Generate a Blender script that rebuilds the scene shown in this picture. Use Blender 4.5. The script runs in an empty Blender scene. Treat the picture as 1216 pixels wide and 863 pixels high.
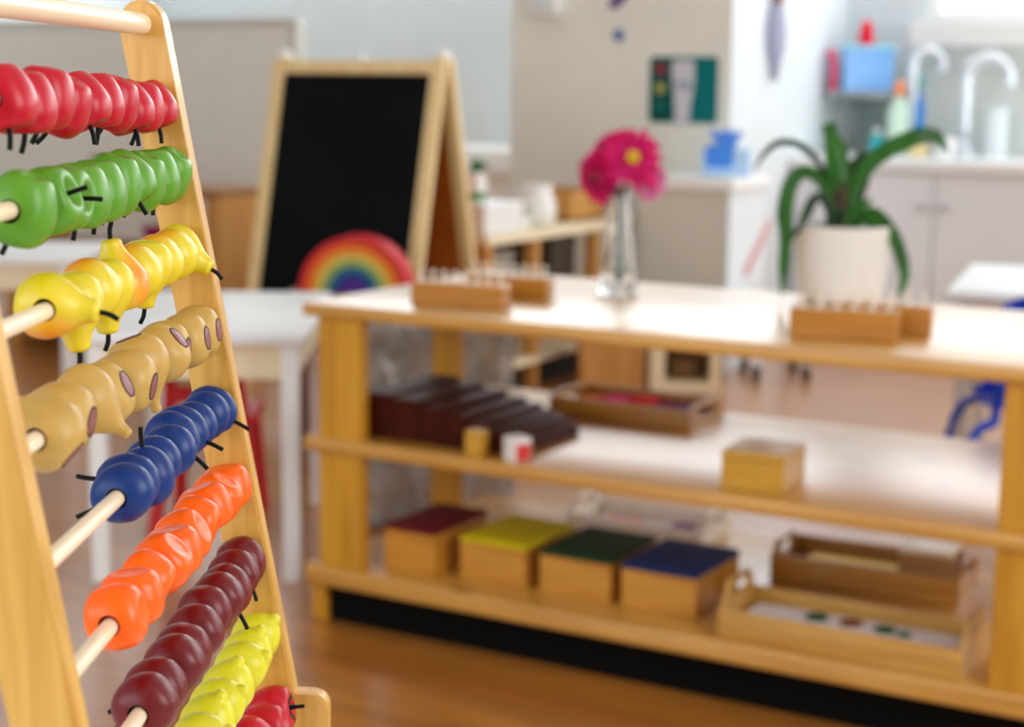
import bpy, bmesh, math, random
from mathutils import Vector, Matrix, noise as mnoise
random.seed(7)
PI = math.pi
SC = bpy.context.scene
COL = SC.collection

# ------------------------------------------------------------------ materials
def lin(c):
    return tuple(((x/255)/12.92 if x/255 <= .04045 else ((x/255+.055)/1.055)**2.4) for x in c) + (1,)

def base_mat(name, rgb, rough=.5, spec=.5, coat=0, metal=0, coat_rough=.1):
    m = bpy.data.materials.new(name); m.use_nodes = True
    b = m.node_tree.nodes['Principled BSDF']
    b.inputs['Base Color'].default_value = lin(rgb)
    b.inputs['Roughness'].default_value = rough
    b.inputs['Specular IOR Level'].default_value = spec
    b.inputs['Coat Weight'].default_value = coat
    b.inputs['Coat Roughness'].default_value = coat_rough
    b.inputs['Metallic'].default_value = metal
    return m

def add_knots(m, scale, thr):
    nt = m.node_tree; N = nt.nodes; Lk = nt.links; b = N['Principled BSDF']
    src = b.inputs['Base Color'].links[0].from_socket
    tc = N.new('ShaderNodeTexCoord'); mp = N.new('ShaderNodeMapping'); mp.inputs['Scale'].default_value = scale; mp.inputs['Location'].default_value = (.31, .17, .43)
    vo = N.new('ShaderNodeTexVoronoi'); vo.inputs['Scale'].default_value = 1
    rp = N.new('ShaderNodeValToRGB'); rp.color_ramp.elements[0].position = thr*.35; rp.color_ramp.elements[0].color = (1, 1, 1, 1)
    rp.color_ramp.elements[1].position = thr; rp.color_ramp.elements[1].color = (0, 0, 0, 1)
    mx = N.new('ShaderNodeMix'); mx.data_type = 'RGBA'; mx.inputs[7].default_value = lin((84, 44, 12))
    Lk.new(tc.outputs['Object'], mp.inputs[0]); Lk.new(mp.outputs[0], vo.inputs['Vector']); Lk.new(vo.outputs['Distance'], rp.inputs['Fac'])
    Lk.new(rp.outputs['Color'], mx.inputs[0]); Lk.new(src, mx.inputs[6]); Lk.new(mx.outputs[2], b.inputs['Base Color'])

def mottled(name, rgb, rgb2, rough=.5, scale=8, stretch=(1, 1, 1), coat=0, spec=.5, bump=0, lo=.35, hi=.65, coat_rough=.1):
    """paint or wood: a noise stretched along the grain mixes two tones"""
    m = base_mat(name, rgb, rough, spec, coat, 0, coat_rough)
    nt = m.node_tree; N = nt.nodes; Lk = nt.links
    b = N['Principled BSDF']
    tc = N.new('ShaderNodeTexCoord'); mp = N.new('ShaderNodeMapping')
    mp.inputs['Scale'].default_value = stretch
    nz = N.new('ShaderNodeTexNoise'); nz.inputs['Scale'].default_value = scale
    nz.inputs['Detail'].default_value = 5; nz.inputs['Distortion'].default_value = .6
    rp = N.new('ShaderNodeValToRGB')
    rp.color_ramp.elements[0].position = lo; rp.color_ramp.elements[0].color = lin(rgb)
    rp.color_ramp.elements[1].position = hi; rp.color_ramp.elements[1].color = lin(rgb2)
    Lk.new(tc.outputs['Object'], mp.inputs['Vector']); Lk.new(mp.outputs[0], nz.inputs['Vector'])
    Lk.new(nz.outputs['Fac'], rp.inputs['Fac']); Lk.new(rp.outputs['Color'], b.inputs['Base Color'])
    if bump:
        bp = N.new('ShaderNodeBump'); bp.inputs['Strength'].default_value = bump; bp.inputs['Distance'].default_value = .002
        Lk.new(nz.outputs['Fac'], bp.inputs['Height']); Lk.new(bp.outputs[0], b.inputs['Normal'])
    return m

GX, GY, GZ = (1, 14, 14), (14, 1, 14), (14, 14, 1)
M = {}
M['pine_x'] = mottled('pine_along', (186, 126, 26), (212, 158, 58), .4, 3.2, GX, coat=.55, coat_rough=.16)
M['pine_top'] = mottled('pine_board', (190, 132, 40), (214, 162, 74), .4, 3.0, (1, 10, 10), coat=.9, coat_rough=.3, spec=.7)
add_knots(M['pine_top'], (4.2, 7, 11), .13)
M['pine_z'] = mottled('pine_upright', (188, 130, 20), (212, 156, 44), .45, 3.2, GZ, coat=.1)
M['shade_block'] = base_mat('under_board_shade', (12, 12, 10), .9, .1)  # near-black: the shadow under the bottom board put into colour
M['abacus_wood'] = mottled('birch_upright', (196, 142, 50), (218, 168, 80), .45, 7, GZ, coat=.25)
M['rod_wood'] = mottled('birch_rod', (234, 208, 172), (244, 222, 190), .38, 7, GY, coat=.2)
M['block_wood'] = mottled('beech_block', (172, 108, 18), (190, 126, 32), .4, 5, GX, coat=.3)
M['box_wood'] = mottled('beech_box', (188, 124, 30), (208, 150, 54), .4, 5, GX, coat=.25)
M['pale_box'] = mottled('pale_box_wood', (192, 142, 30), (206, 158, 50), .4, 4, GX, coat=.35)
M['tray_dark'] = mottled('walnut_tray', (158, 104, 30), (178, 124, 46), .4, 5, GX, coat=.4)
M['tray_pale'] = mottled('pine_tray', (190, 140, 58), (208, 162, 82), .45, 5, GX, coat=.3)
M['tray_white'] = mottled('whitewashed_tray', (236, 226, 208), (246, 240, 228), .5, 5, GX)
M['stair'] = mottled('brown_stair_paint', (58, 20, 12), (72, 28, 16), .45, 6, GY, spec=.08)
M['cream_wood'] = mottled('cream_wood', (232, 214, 176), (244, 230, 198), .45, 4, GX, coat=.2)
M['tan_wood'] = mottled('tan_wood', (190, 132, 62), (208, 154, 84), .5, 4, GZ)
M['brown_wood'] = mottled('brown_wood', (140, 92, 46), (166, 116, 64), .5, 4, GX)
M['easel_wood'] = mottled('easel_wood', (236, 204, 140), (246, 220, 164), .45, 4, GZ, coat=.2)
M['hardboard'] = mottled('orange_hardboard', (168, 84, 14), (186, 100, 24), .5, 4, GZ)
M['chalkboard'] = mottled('chalkboard', (4, 9, 11), (9, 15, 17), .7, 4, (1, 1, 1), spec=.1)
M['white_paint'] = mottled('white_paint', (238, 240, 240), (244, 246, 246), .5, 5)
M['white_satin'] = base_mat('white_satin', (240, 240, 238), .35, coat=.3)
M['grey_panel'] = mottled('grey_panel', (214, 212, 202), (221, 219, 210), .5, 3)
M['wall_beige'] = mottled('beige_wall', (232, 232, 222), (238, 238, 228), .75, 3)
M['wall_blue'] = mottled('pale_blue_wall', (218, 226, 229), (223, 230, 233), .75, 3)
M['wall_white'] = mottled('white_wall', (222, 230, 233), (228, 235, 238), .6, 3)
M['wall_kitchen'] = mottled('kitchen_splashback', (222, 226, 220), (228, 232, 227), .35, 3)
M['divider'] = mottled('beige_fabric_screen', (234, 232, 222), (239, 237, 228), .9, 30)
M['cabinet'] = mottled('grey_white_cabinet', (226, 228, 232), (231, 233, 236), .4, 3)
M['metal'] = base_mat('brushed_metal', (190, 190, 190), .3, metal=1)
M['tap'] = base_mat('pale_chrome', (222, 228, 234), .28, metal=.6)
M['black_rubber'] = base_mat('black_stem', (10, 10, 10), .6, .2)
M['black'] = base_mat('matt_black', (16, 16, 18), .6)
M['ivory'] = base_mat('ivory_knob', (244, 232, 212), .35, coat=.4)
def paint(name, c1, c2=None, rough=.3, coat=.5, scale=30, **k):
    return mottled(name, c1, c2 or c1, rough+.03, scale, coat=coat*.2, coat_rough=.3, **dict(dict(spec=.32), **k))
M['red'] = paint('red_bead_paint', (190, 2, 32), (178, 2, 28), .33)
M['green'] = paint('green_bead_paint', (82, 138, 26), (94, 150, 36), .35)
M['tan'] = paint('tan_bead_paint', (184, 144, 68), (194, 156, 82), .38, .3)
M['blue'] = paint('navy_bead_paint', (0, 40, 104), (2, 46, 112), .38, .4)
M['orange'] = paint('orange_bead_paint', (255, 92, 0), (255, 100, 2), .3)
M['maroon'] = paint('maroon_bead_paint', (112, 12, 14), (98, 8, 12), .34)
M['lime'] = paint('lime_bead_paint', (210, 200, 28), (218, 208, 40), .33)
M['fig_disc'] = paint('fig_disc_paint', (128, 66, 70), (146, 88, 90), .4, .3, 200)
M['calyx'] = base_mat('green_calyx', (14, 70, 48), .5)

def blush(name):
    """yellow pear paint with an orange blush on one cheek"""
    m = base_mat(name, (232, 204, 36), .4, coat=.2, coat_rough=.3)
    nt = m.node_tree; N = nt.nodes; Lk = nt.links; b = N['Principled BSDF']
    tc = N.new('ShaderNodeTexCoord'); sp = N.new('ShaderNodeSeparateXYZ'); nz = N.new('ShaderNodeTexNoise')
    nz.inputs['Scale'].default_value = 60
    ma = N.new('ShaderNodeMath'); ma.operation = 'MULTIPLY_ADD'; ma.inputs[1].default_value = 38; ma.inputs[2].default_value = .0
    mb = N.new('ShaderNodeMath'); mb.operation = 'MULTIPLY_ADD'; mb.inputs[1].default_value = .6
    rp = N.new('ShaderNodeValToRGB')
    rp.color_ramp.elements[0].position = .32; rp.color_ramp.elements[0].color = lin((222, 196, 20))
    rp.color_ramp.elements[1].position = .8; rp.color_ramp.elements[1].color = lin((240, 142, 20))
    Lk.new(tc.outputs['Object'], sp.inputs[0]); Lk.new(tc.outputs['Object'], nz.inputs['Vector'])
    Lk.new(sp.outputs['X'], ma.inputs[0]); Lk.new(nz.outputs['Fac'], mb.inputs[0]); Lk.new(ma.outputs[0], mb.inputs[2])
    Lk.new(mb.outputs[0], rp.inputs['Fac']); Lk.new(rp.outputs['Color'], b.inputs['Base Color'])
    return m
M['pear'] = blush('pear_bead_paint')

def floor_mat():
    m = base_mat('honey_floorboards', (168, 108, 54), .38, coat=1.0, coat_rough=.24)
    m.node_tree.nodes['Principled BSDF'].inputs['Coat IOR'].default_value = 1.75
    nt = m.node_tree; N = nt.nodes; Lk = nt.links; b = N['Principled BSDF']
    tc = N.new('ShaderNodeTexCoord'); mp = N.new('ShaderNodeMapping'); mp.inputs['Rotation'].default_value = (0, 0, 0)
    br = N.new('ShaderNodeTexBrick'); br.inputs['Scale'].default_value = 1.0
    br.inputs['Brick Width'].default_value = 1.6; br.inputs['Row Height'].default_value = .11
    br.inputs['Mortar Size'].default_value = .0012; br.offset = .37
    br.inputs['Color1'].default_value = lin((196, 126, 48)); br.inputs['Color2'].default_value = lin((180, 108, 36)); br.inputs['Mortar'].default_value = lin((96, 56, 24))
    mp2 = N.new('ShaderNodeMapping'); mp2.inputs['Scale'].default_value = (1, 9, 1)
    nz = N.new('ShaderNodeTexNoise'); nz.inputs['Scale'].default_value = 2.2; nz.inputs['Detail'].default_value = 6
    rp = N.new('ShaderNodeValToRGB'); rp.color_ramp.elements[0].position = .3; rp.color_ramp.elements[0].color = (.62, .62, .62, 1)
    rp.color_ramp.elements[1].position = .7; rp.color_ramp.elements[1].color = (1.12, 1.12, 1.12, 1)
    mx = N.new('ShaderNodeMix'); mx.data_type = 'RGBA'; mx.blend_type = 'MULTIPLY'; mx.inputs[0].default_value = .8
    Lk.new(tc.outputs['Object'], mp.inputs[0]); Lk.new(mp.outputs[0], br.inputs['Vector'])
    Lk.new(tc.outputs['Object'], mp2.inputs[0]); Lk.new(mp2.outputs[0], nz.inputs['Vector']); Lk.new(nz.outputs['Fac'], rp.inputs['Fac'])
    Lk.new(br.outputs['Color'], mx.inputs[6]); Lk.new(rp.outputs['Color'], mx.inputs[7]); Lk.new(mx.outputs[2], b.inputs['Base Color'])
    return m
M['floor'] = floor_mat()

def glass_mat(name, tint=(1, 1, 1), rough=0.0, ior=1.45):
    m = bpy.data.materials.new(name); m.use_nodes = True
    b = m.node_tree.nodes['Principled BSDF']
    b.inputs['Base Color'].default_value = tint + (1,); b.inputs['Roughness'].default_value = rough
    b.inputs['IOR'].default_value = ior; b.inputs['Transmission Weight'].default_value = 1
    return m
M['glass'] = glass_mat('clear_glass', (.97, .99, .98))

def plastic_mat():
    m = bpy.data.materials.new('crinkled_clear_plastic'); m.use_nodes = True
    nt = m.node_tree; N = nt.nodes; Lk = nt.links; b = N['Principled BSDF']; out = N['Material Output']
    b.inputs['Base Color'].default_value = lin((172, 168, 162)); b.inputs['Roughness'].default_value = .1
    b.inputs['Specular IOR Level'].default_value = .9
    tr = N.new('ShaderNodeBsdfTransparent'); tr.inputs['Color'].default_value = (.86, .86, .86, 1)
    mx = N.new('ShaderNodeMixShader'); nz = N.new('ShaderNodeTexNoise'); nz.inputs['Scale'].default_value = 16
    rp = N.new('ShaderNodeValToRGB'); rp.color_ramp.elements[0].position = .35; rp.color_ramp.elements[0].color = (.35, .35, .35, 1)
    rp.color_ramp.elements[1].position = .65; rp.color_ramp.elements[1].color = (.9, .9, .9, 1)
    tc = N.new('ShaderNodeTexCoord'); Lk.new(tc.outputs['Object'], nz.inputs['Vector']); Lk.new(nz.outputs['Fac'], rp.inputs['Fac'])
    Lk.new(rp.outputs['Color'], mx.inputs[0]); Lk.new(tr.outputs[0], mx.inputs[1]); Lk.new(b.outputs[0], mx.inputs[2]); Lk.new(mx.outputs[0], out.inputs['Surface'])
    return m
M['plastic'] = plastic_mat()
def sheer(name, rgb, alpha):
    m = bpy.data.materials.new(name); m.use_nodes = True
    nt = m.node_tree; N = nt.nodes; Lk = nt.links; b = N['Principled BSDF']; out = N['Material Output']
    b.inputs['Base Color'].default_value = lin(rgb); b.inputs['Roughness'].default_value = .35
    tr = N.new('ShaderNodeBsdfTransparent'); mx = N.new('ShaderNodeMixShader'); mx.inputs[0].default_value = alpha
    Lk.new(tr.outputs[0], mx.inputs[1]); Lk.new(b.outputs[0], mx.inputs[2]); Lk.new(mx.outputs[0], out.inputs['Surface'])
    return m

def flat(name, rgb, rough=.5, coat=0): 
    return mottled(name, rgb, tuple(min(255, int(c*1.04)) for c in rgb), rough, 20, coat=coat, spec=.25)

# ------------------------------------------------------------------ objects
def tag(o, label=None, cat=None, group=None, kind=None):
    if label: o['label'] = label
    if cat: o['category'] = cat
    if group: o['group'] = group
    if kind: o['kind'] = kind
    return o

def thing(name, label, cat, loc=(0, 0, 0), rz=0, group=None, rot=None):
    o = bpy.data.objects.new(name, None); COL.objects.link(o)
    o.empty_display_size = .05
    o.location = loc; o.rotation_euler = rot or (0, 0, rz)
    return tag(o, label, cat, group)

def link(name, me, mat, parent=None, label=None):
    o = bpy.data.objects.new(name, me); COL.objects.link(o)
    if mat is not None and not me.materials: me.materials.append(mat)
    if parent: o.parent = parent
    if label: o['label'] = label
    return o

def obj(name, bm, mat, parent=None, smooth=False, label=None, autosmooth=None):
    bmesh.ops.recalc_face_normals(bm, faces=bm.faces)
    me = bpy.data.meshes.new(name); bm.to_mesh(me); bm.free()
    for p in me.polygons: p.use_smooth = smooth or autosmooth is not None
    o = link(name, me, mat, parent, label)
    if autosmooth is not None:
        me.set_sharp_from_angle(angle=math.radians(autosmooth))
    return o

def struct(name, bm, mat):
    return tag(obj(name, bm, mat), kind='structure')

def add_box(bm, x0, x1, y0, y1, z0, z1, bevel=0, seg=2, mtx=None):
    r = bmesh.ops.create_cube(bm, size=1)
    vs = r['verts']
    bmesh.ops.scale(bm, vec=(x1-x0, y1-y0, z1-z0), verts=vs)
    bmesh.ops.translate(bm, vec=((x0+x1)/2, (y0+y1)/2, (z0+z1)/2), verts=vs)
    if bevel:
        es = list({e for v in vs for e in v.link_edges})
        rb = bmesh.ops.bevel(bm, geom=es, offset=bevel, segments=seg, profile=.5, affect='EDGES')
        vs = list({v for f in rb['faces'] for v in f.verts} | {v for v in vs if v.is_valid})
    if mtx is not None: bmesh.ops.transform(bm, matrix=mtx, verts=[v for v in vs if v.is_valid])
    return bm

def box(*a, **k): return add_box(bmesh.new(), *a, **k)

def add_lathe(bm, prof, seg=32, center=(0, 0, 0), sy=1.0, mtx=None):
    rings = []; new = []
    cx, cy, cz = center
    for r, z in prof:
        if r < 1e-6:
            v = bm.verts.new((cx, cy, cz+z)); rings.append([v]); new.append(v)
        else:
            ring = [bm.verts.new((cx+r*math.cos(2*PI*i/seg), cy+sy*r*math.sin(2*PI*i/seg), cz+z)) for i in range(seg)]
            rings.append(ring); new += ring
    for a, b in zip(rings, rings[1:]):
        if len(a) == 1 and len(b) == 1: continue
        for i in range(seg):
            j = (i+1) % seg
            if len(a) == 1: bm.faces.new((a[0], b[i], b[j]))
            elif len(b) == 1: bm.faces.new((a[i], b[0], a[j]))
            else: bm.faces.new((a[i], b[i], b[j], a[j]))
    if mtx is not None: bmesh.ops.transform(bm, matrix=mtx, verts=new)
    return bm
def lathe(*a, **k): return add_lathe(bmesh.new(), *a, **k)

def spline(pts, n=8):
    """Catmull-Rom through the points"""
    P = [Vector(p) for p in pts]
    if len(P) < 3: return [P[0].lerp(P[1], i/n) for i in range(n+1)]
    Q = [P[0]*2-P[1]] + P + [P[-1]*2-P[-2]]
    out = []
    for i in range(1, len(Q)-2):
        a, b, c, d = Q[i-1:i+3]
        for k in range(n):
            t = k/n
            out.append(.5*((2*b)+(c-a)*t+(2*a-5*b+4*c-d)*t*t+(3*b-a-3*c+d)*t**3))
    out.append(P[-1]); return out

def add_tube(bm, pts, r, seg=12, r_end=None):
    P = [Vector(p) for p in pts]; n = len(P); rings = []
    up = Vector((0, 0, 1))
    for i, p in enumerate(P):
        t = (P[min(i+1, n-1)]-P[max(i-1, 0)]).normalized()
        if abs(t.dot(up)) > .95: up = Vector((1, 0, 0)) if abs(t.x) < .9 else Vector((0, 1, 0))
        a = t.cross(up).normalized(); b = t.cross(a).normalized(); up = b.cross(t)*-1 if False else up
        rr = r if r_end is None else r+(r_end-r)*i/(n-1)
        rings.append([bm.verts.new(p+rr*(math.cos(2*PI*k/seg)*a+math.sin(2*PI*k/seg)*b)) for k in range(seg)])
    for A, B in zip(rings, rings[1:]):
        for k in range(seg):
            bm.faces.new((A[k], A[(k+1) % seg], B[(k+1) % seg], B[k]))
    bm.faces.new(rings[0][::-1]); bm.faces.new(rings[-1])
    return bm
def tube(*a, **k): return add_tube(bmesh.new(), *a, **k)

def add_prism(bm, outline, axis, a, b, mtx=None):
    """extrude a 2-D outline along an axis: 'y' -> outline is (x,z); 'x' -> (y,z); 'z' -> (x,y)"""
    def P(u, v, w):
        return {'y': (u, w, v), 'x': (w, u, v), 'z': (u, v, w)}[axis]
    A = [bm.verts.new(P(u, v, a)) for u, v in outline]; B = [bm.verts.new(P(u, v, b)) for u, v in outline]
    n = len(A)
    bm.faces.new(A); bm.faces.new(B[::-1])
    for i in range(n): bm.faces.new((A[i], B[i], B[(i+1) % n], A[(i+1) % n]))
    if mtx is not None: bmesh.ops.transform(bm, matrix=mtx, verts=A+B)
    return bm
def prism(*a, **k): return add_prism(bmesh.new(), *a, **k)

def boolean(bm_a, cutters):
    """cut solids out of a mesh once and hand back a bmesh"""
    bmesh.ops.recalc_face_normals(bm_a, faces=bm_a.faces)
    ma = bpy.data.meshes.new('cut_a'); bm_a.to_mesh(ma); bm_a.free()
    oa = bpy.data.objects.new('cut_a', ma); COL.objects.link(oa); tmp = [oa]
    for bc in cutters:
        bmesh.ops.recalc_face_normals(bc, faces=bc.faces)
        mb = bpy.data.meshes.new('cut_b'); bc.to_mesh(mb); bc.free()
        ob = bpy.data.objects.new('cut_b', mb); COL.objects.link(ob); tmp.append(ob)
        md = oa.modifiers.new('b', 'BOOLEAN'); md.operation = 'DIFFERENCE'; md.object = ob; md.solver = 'EXACT'
    dg = bpy.context.evaluated_depsgraph_get(); dg.update()
    ev = oa.evaluated_get(dg); me = ev.to_mesh()
    out = bmesh.new(); out.from_mesh(me); ev.to_mesh_clear()
    for o in tmp:
        m = o.data; bpy.data.objects.remove(o); bpy.data.meshes.remove(m)
    return out

def copy_tree(o, parent=None):
    c = o.copy(); COL.objects.link(c)
    if parent: c.parent = parent
    for ch in list(o.children): copy_tree(ch, c)
    return c

# ------------------------------------------------------------------ camera
cam_d = bpy.data.cameras.new('camera'); cam = bpy.data.objects.new('camera', cam_d); COL.objects.link(cam)
F_PX, PITCH, ROLL, YAW = 2020.15, .1631, .0113, .5259
cam_d.sensor_width = 36; cam_d.lens = F_PX/1216*36
fwd = Vector((-math.sin(YAW)*math.cos(PITCH), math.cos(YAW)*math.cos(PITCH), -math.sin(PITCH)))
r0 = Vector((math.cos(YAW), math.sin(YAW), 0)); u0 = r0.cross(fwd)
rt = r0*math.cos(ROLL)+u0*math.sin(ROLL); up = u0*math.cos(ROLL)-r0*math.sin(ROLL)
CAM = Vector((1.9249, -2.5299, 1.0271))
mw = Matrix((rt, up, -fwd)).transposed().to_4x4(); mw.translation = CAM
cam.matrix_world = mw
cam_d.clip_start = .02; cam_d.clip_end = 60
cam_d.dof.use_dof = True; cam_d.dof.focus_distance = .84
cam_d.dof.aperture_fstop = cam_d.lens/1000/.0072
SC.camera = cam
VR = Vector((math.cos(YAW), math.sin(YAW), 0)); VF = Vector((-math.sin(YAW), math.cos(YAW), 0))   # view's right and forward on the floor

# ------------------------------------------------------------------ room shell
X0, X1, Y0, Y1, ZC = -4.6, 3.7, -4.4, 4.75, 2.75
struct('floor', box(X0-.2, X1+.2, Y0-.2, Y1+.2, -.1, 0), M['floor'])
struct('ceiling', box(X0-.2, X1+.2, Y0-.2, Y1+.2, ZC, ZC+.1), M['wall_white'])
def wall_y(name, y0, y1, x0, x1, holes, mat):
    bm = bmesh.new(); xs = x0
    for (a, b, c, d) in holes:                    # hole: x from a to b, z from c to d
        add_box(bm, xs, a, y0, y1, 0, ZC); add_box(bm, a, b, y0, y1, 0, c); add_box(bm, a, b, y0, y1, d, ZC); xs = b
    add_box(bm, xs, x1, y0, y1, 0, ZC)
    return struct(name, bm, mat)
def wall_x(name, x0, x1, y0, y1, holes, mat):
    bm = bmesh.new(); ys = y0
    for (a, b, c, d) in holes:
        add_box(bm, x0, x1, ys, a, 0, ZC); add_box(bm, x0, x1, a, b, 0, c); add_box(bm, x0, x1, a, b, d, ZC); ys = b
    add_box(bm, x0, x1, ys, y1, 0, ZC)
    return struct(name, bm, mat)
WINS = dict(kitchen=(-.27, 3.1, 1.3, 2.6), left=(-4.3, -.55, 1.64, 2.6), front=(-2.4, 2.6, .9, 2.35))
wall_y('wall_back', Y1, Y1+.15, X0, X1, [WINS['left'], WINS['kitchen']], M['wall_blue'])
wall_y('wall_front', Y0-.15, Y0, X0, X1, [WINS['front']], M['wall_white'])
wall_x('wall_left', X0-.15, X0, Y0, Y1, [], M['wall_white'])
RW = (1.9, 4.5, .5, 2.5); RW_FILL = (-2.2, -.7, .9, 2.4)  # second opening is unseen, added to brighten the abacus edges
wall_x('wall_right', X1, X1+.15, Y0, Y1, [RW_FILL, RW], M['wall_white'])
wm = box(-1.574, -.62, 3.4656, Y1, 0, 1.46)
for f in wm.faces: f.material_index = 1 if f.normal.x > .5 else 0
wmo = struct('wall_middle', wm, M['wall_beige']); wmo.data.materials.append(M['wall_white'])
struct('trim_1', box(-.62, X1, Y1-.012, Y1, .7, 1.2), M['wall_kitchen'])          # splashback tiles
def window_frame_y(name, y, w, mat, n=2):
    a, b, c, d = w; bm = bmesh.new(); t = .05
    for x in (a, b-t): add_box(bm, x, x+t, y, y+.07, c, d, .004)
    for z in (c, d-t): add_box(bm, a+t+.0005, b-t-.0005, y+.001, y+.069, z, z+t, .004)
    for i in range(1, n): x = a+(b-a)*i/n; add_box(bm, x-.02, x+.02, y+.01, y+.06, c+.051, d-.051, .004)
    return struct(name, bm, mat)
window_frame_y('window_1', Y1+.02, WINS['kitchen'], M['white_satin'], 2)
window_frame_y('sheen_window', Y1+.02, WINS['left'], M['white_satin'], 2)  # unseen window row, added for the sheen on the shelf boards
window_frame_y('window_3', Y0-.1, WINS['front'], M['white_satin'], 3)
def window_frame_x(name, w):
    bm = bmesh.new(); a, b, c, d = w
    for y in (a, a+(b-a)/2-.025, b-.05): add_box(bm, X1+.03, X1+.1, y, y+.05, c, d, .004)
    for z in (c, d-.05):
        for (p, q) in ((a+.0505, a+(b-a)/2-.0255), (a+(b-a)/2+.0255, b-.0505)): add_box(bm, X1+.031, X1+.099, p, q, z, z+.05, .004)
    return struct(name, bm, M['white_satin'])
window_frame_x('window_4', RW); window_frame_x('fill_window', RW_FILL)  # the latter frames the added opening that brightens the abacus

struct('trim_2', box(-.32, X1, Y1-.1, Y1+.03, 1.2, 1.3, .006), M['white_satin'])  # deep sill under the kitchen window

def area(name, loc, rot, sx, sy, power, col=(1, 1, 1)):
    l = bpy.data.lights.new(name, 'AREA'); l.shape = 'RECTANGLE'; l.size = sx; l.size_y = sy; l.energy = power; l.color = col
    o = bpy.data.objects.new(name, l); COL.objects.link(o); o.location = loc; o.rotation_euler = rot
    return o
def y_light(name, w, y, face, power, col):
    a, b, c, d = w
    return area(name, ((a+b)/2, y, (c+d)/2), (PI/2*face, 0, 0), b-a, d-c, power, col)
y_light('daylight_kitchen', WINS['kitchen'], Y1+.14, -1, 35, (.97, .99, 1))
y_light('back_fill', WINS['left'], Y1+.14, -1, 58, (.94, .98, 1))  # added back fill that gives the shelf boards their sheen
y_light('daylight_front', WINS['front'], Y0-.14, 1, 50, (.94, .98, 1))
for nm, w, pw in (('daylight_right', RW, 50), ('side_fill', RW_FILL, 46)):  # the second lamp is an added fill for the abacus edges
    a, b, c, d = w
    area(nm, (X1+.14, (a+b)/2, (c+d)/2), (0, PI/2, 0), d-c, b-a, pw, (.97, .985, 1))
wd = bpy.data.worlds.new('sky'); SC.world = wd; wd.use_nodes = True
wd.node_tree.nodes['Background'].inputs['Color'].default_value = (.9, .95, 1, 1)
wd.node_tree.nodes['Background'].inputs['Strength'].default_value = 1.0
SC.view_settings.view_transform = 'Standard'; SC.view_settings.look = 'None'
SC.view_settings.gamma = 1; SC.view_settings.use_curve_mapping = False
SC.view_settings.exposure = 0.3
SC.cycles.use_denoising = True
SC.cycles.max_bounces = 10; SC.cycles.diffuse_bounces = 5; SC.cycles.glossy_bounces = 5; SC.cycles.transmission_bounces = 8
SC.cycles.transparent_max_bounces = 12; SC.cycles.sample_clamp_indirect = 6; SC.cycles.caustics_reflective = False; SC.cycles.caustics_refractive = False

# ------------------------------------------------------------------ the open shelf
L, D = 1.435, .67
ZT, ZTB, ZM, ZMB, ZB, ZBB = .62, .5946, .3648, .3388, .1152, .0783
sh = thing('shelf_unit', 'long low pine display shelf with three open boards, in front of the kitchen', 'shelf')
bv = .005
obj('top_board', box(0, L, 0, D, ZTB, ZT, bv, 3), M['pine_top'], sh, autosmooth=40)
obj('middle_board', box(0, L, 0, D, ZMB, ZM, bv, 3), M['pine_top'], sh, autosmooth=40)
obj('bottom_board', box(0, L, 0, D, ZBB, ZB, bv, 3), M['pine_top'], sh, autosmooth=40)
for (xa, xb) in ((.031, .129), (1.3046, 1.4046)):
    for (z0, z1) in ((ZB, ZMB), (ZM, ZTB)):
        obj('post', box(xa, xb, .010, .034, z0, z1, .002), M['pine_z'], sh)
        obj('post', box(xa, xa+.066, .40, .424, z0, z1, .002), M['pine_z'], sh)
for xa in (.002, L-.036):
    obj('leg', box(xa, xa+.034, .022, .064, 0, ZBB, .003), M['pine_z'], sh); obj('leg', box(xa, xa+.034, .60, .634, 0, ZBB, .003), M['pine_z'], sh)
obj('shade_block', box(.0365, L-.0365, .034, .636, 0, ZBB, .002), M['shade_block'], sh, label='dark block added for the shadow under the bottom board')  # added box standing in for the deep shadow below the board
ZT += .0007; ZM += .0007; ZB += .0007        # things rest just on the boards

# ------------------------------------------------------------------ abacus
AY, TH = .4989, .1764
AO = Vector((1.3514, -1.7884, .62))
W_UP, T_UP, LR = .0239, .0158, .34
ab = thing('abacus_frame', 'tall slanted wooden abacus frame with round-topped posts, nearest thing to the viewer', 'abacus', AO, AY)
LEAN = Matrix.Rotation(-TH, 4, 'Y')
def upright(y0, y1):
    hw = W_UP/2; out = [(-hw, 0.006), (hw, 0.010)]
    for i in range(13):
        t = PI*i/12; out.append((hw*math.cos(t), .4433+hw*1.08*math.sin(t)))
    bm = prism(out, 'y', y0, y1)
    es = [e for e in bm.edges if abs(e.verts[0].co.y-e.verts[1].co.y) < 1e-6]
    bmesh.ops.bevel(bm, geom=es, offset=.0016, segments=2, affect='EDGES')
    bmesh.ops.transform(bm, matrix=LEAN, verts=bm.verts)
    return bm
obj('post', upright(0, T_UP), M['abacus_wood'], ab, autosmooth=35)
obj('post', upright(-LR-T_UP, -LR), M['abacus_wood'], ab, autosmooth=35)
def foot(y0, y1):
    x0, x1, h, r = -.045, .0205, .0605, .009; out = [(x0, 0), (x1, 0)]
    for i in range(7): t = PI/2*i/6; out.append((x1-r+r*math.cos(t), h-r+r*math.sin(t)))
    for i in range(7): t = PI/2+PI/2*i/6; out.append((x0+r+r*math.cos(t), h-r+r*math.sin(t)))
    bm = prism(out, 'y', y0, y1)
    es = [e for e in bm.edges if abs(e.verts[0].co.y-e.verts[1].co.y) < 1e-6]
    bmesh.ops.bevel(bm, geom=es, offset=.0012, segments=2, affect='EDGES')
    return bm
obj('foot', foot(.0015, T_UP-.0015), M['abacus_wood'], ab, autosmooth=35)
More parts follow.
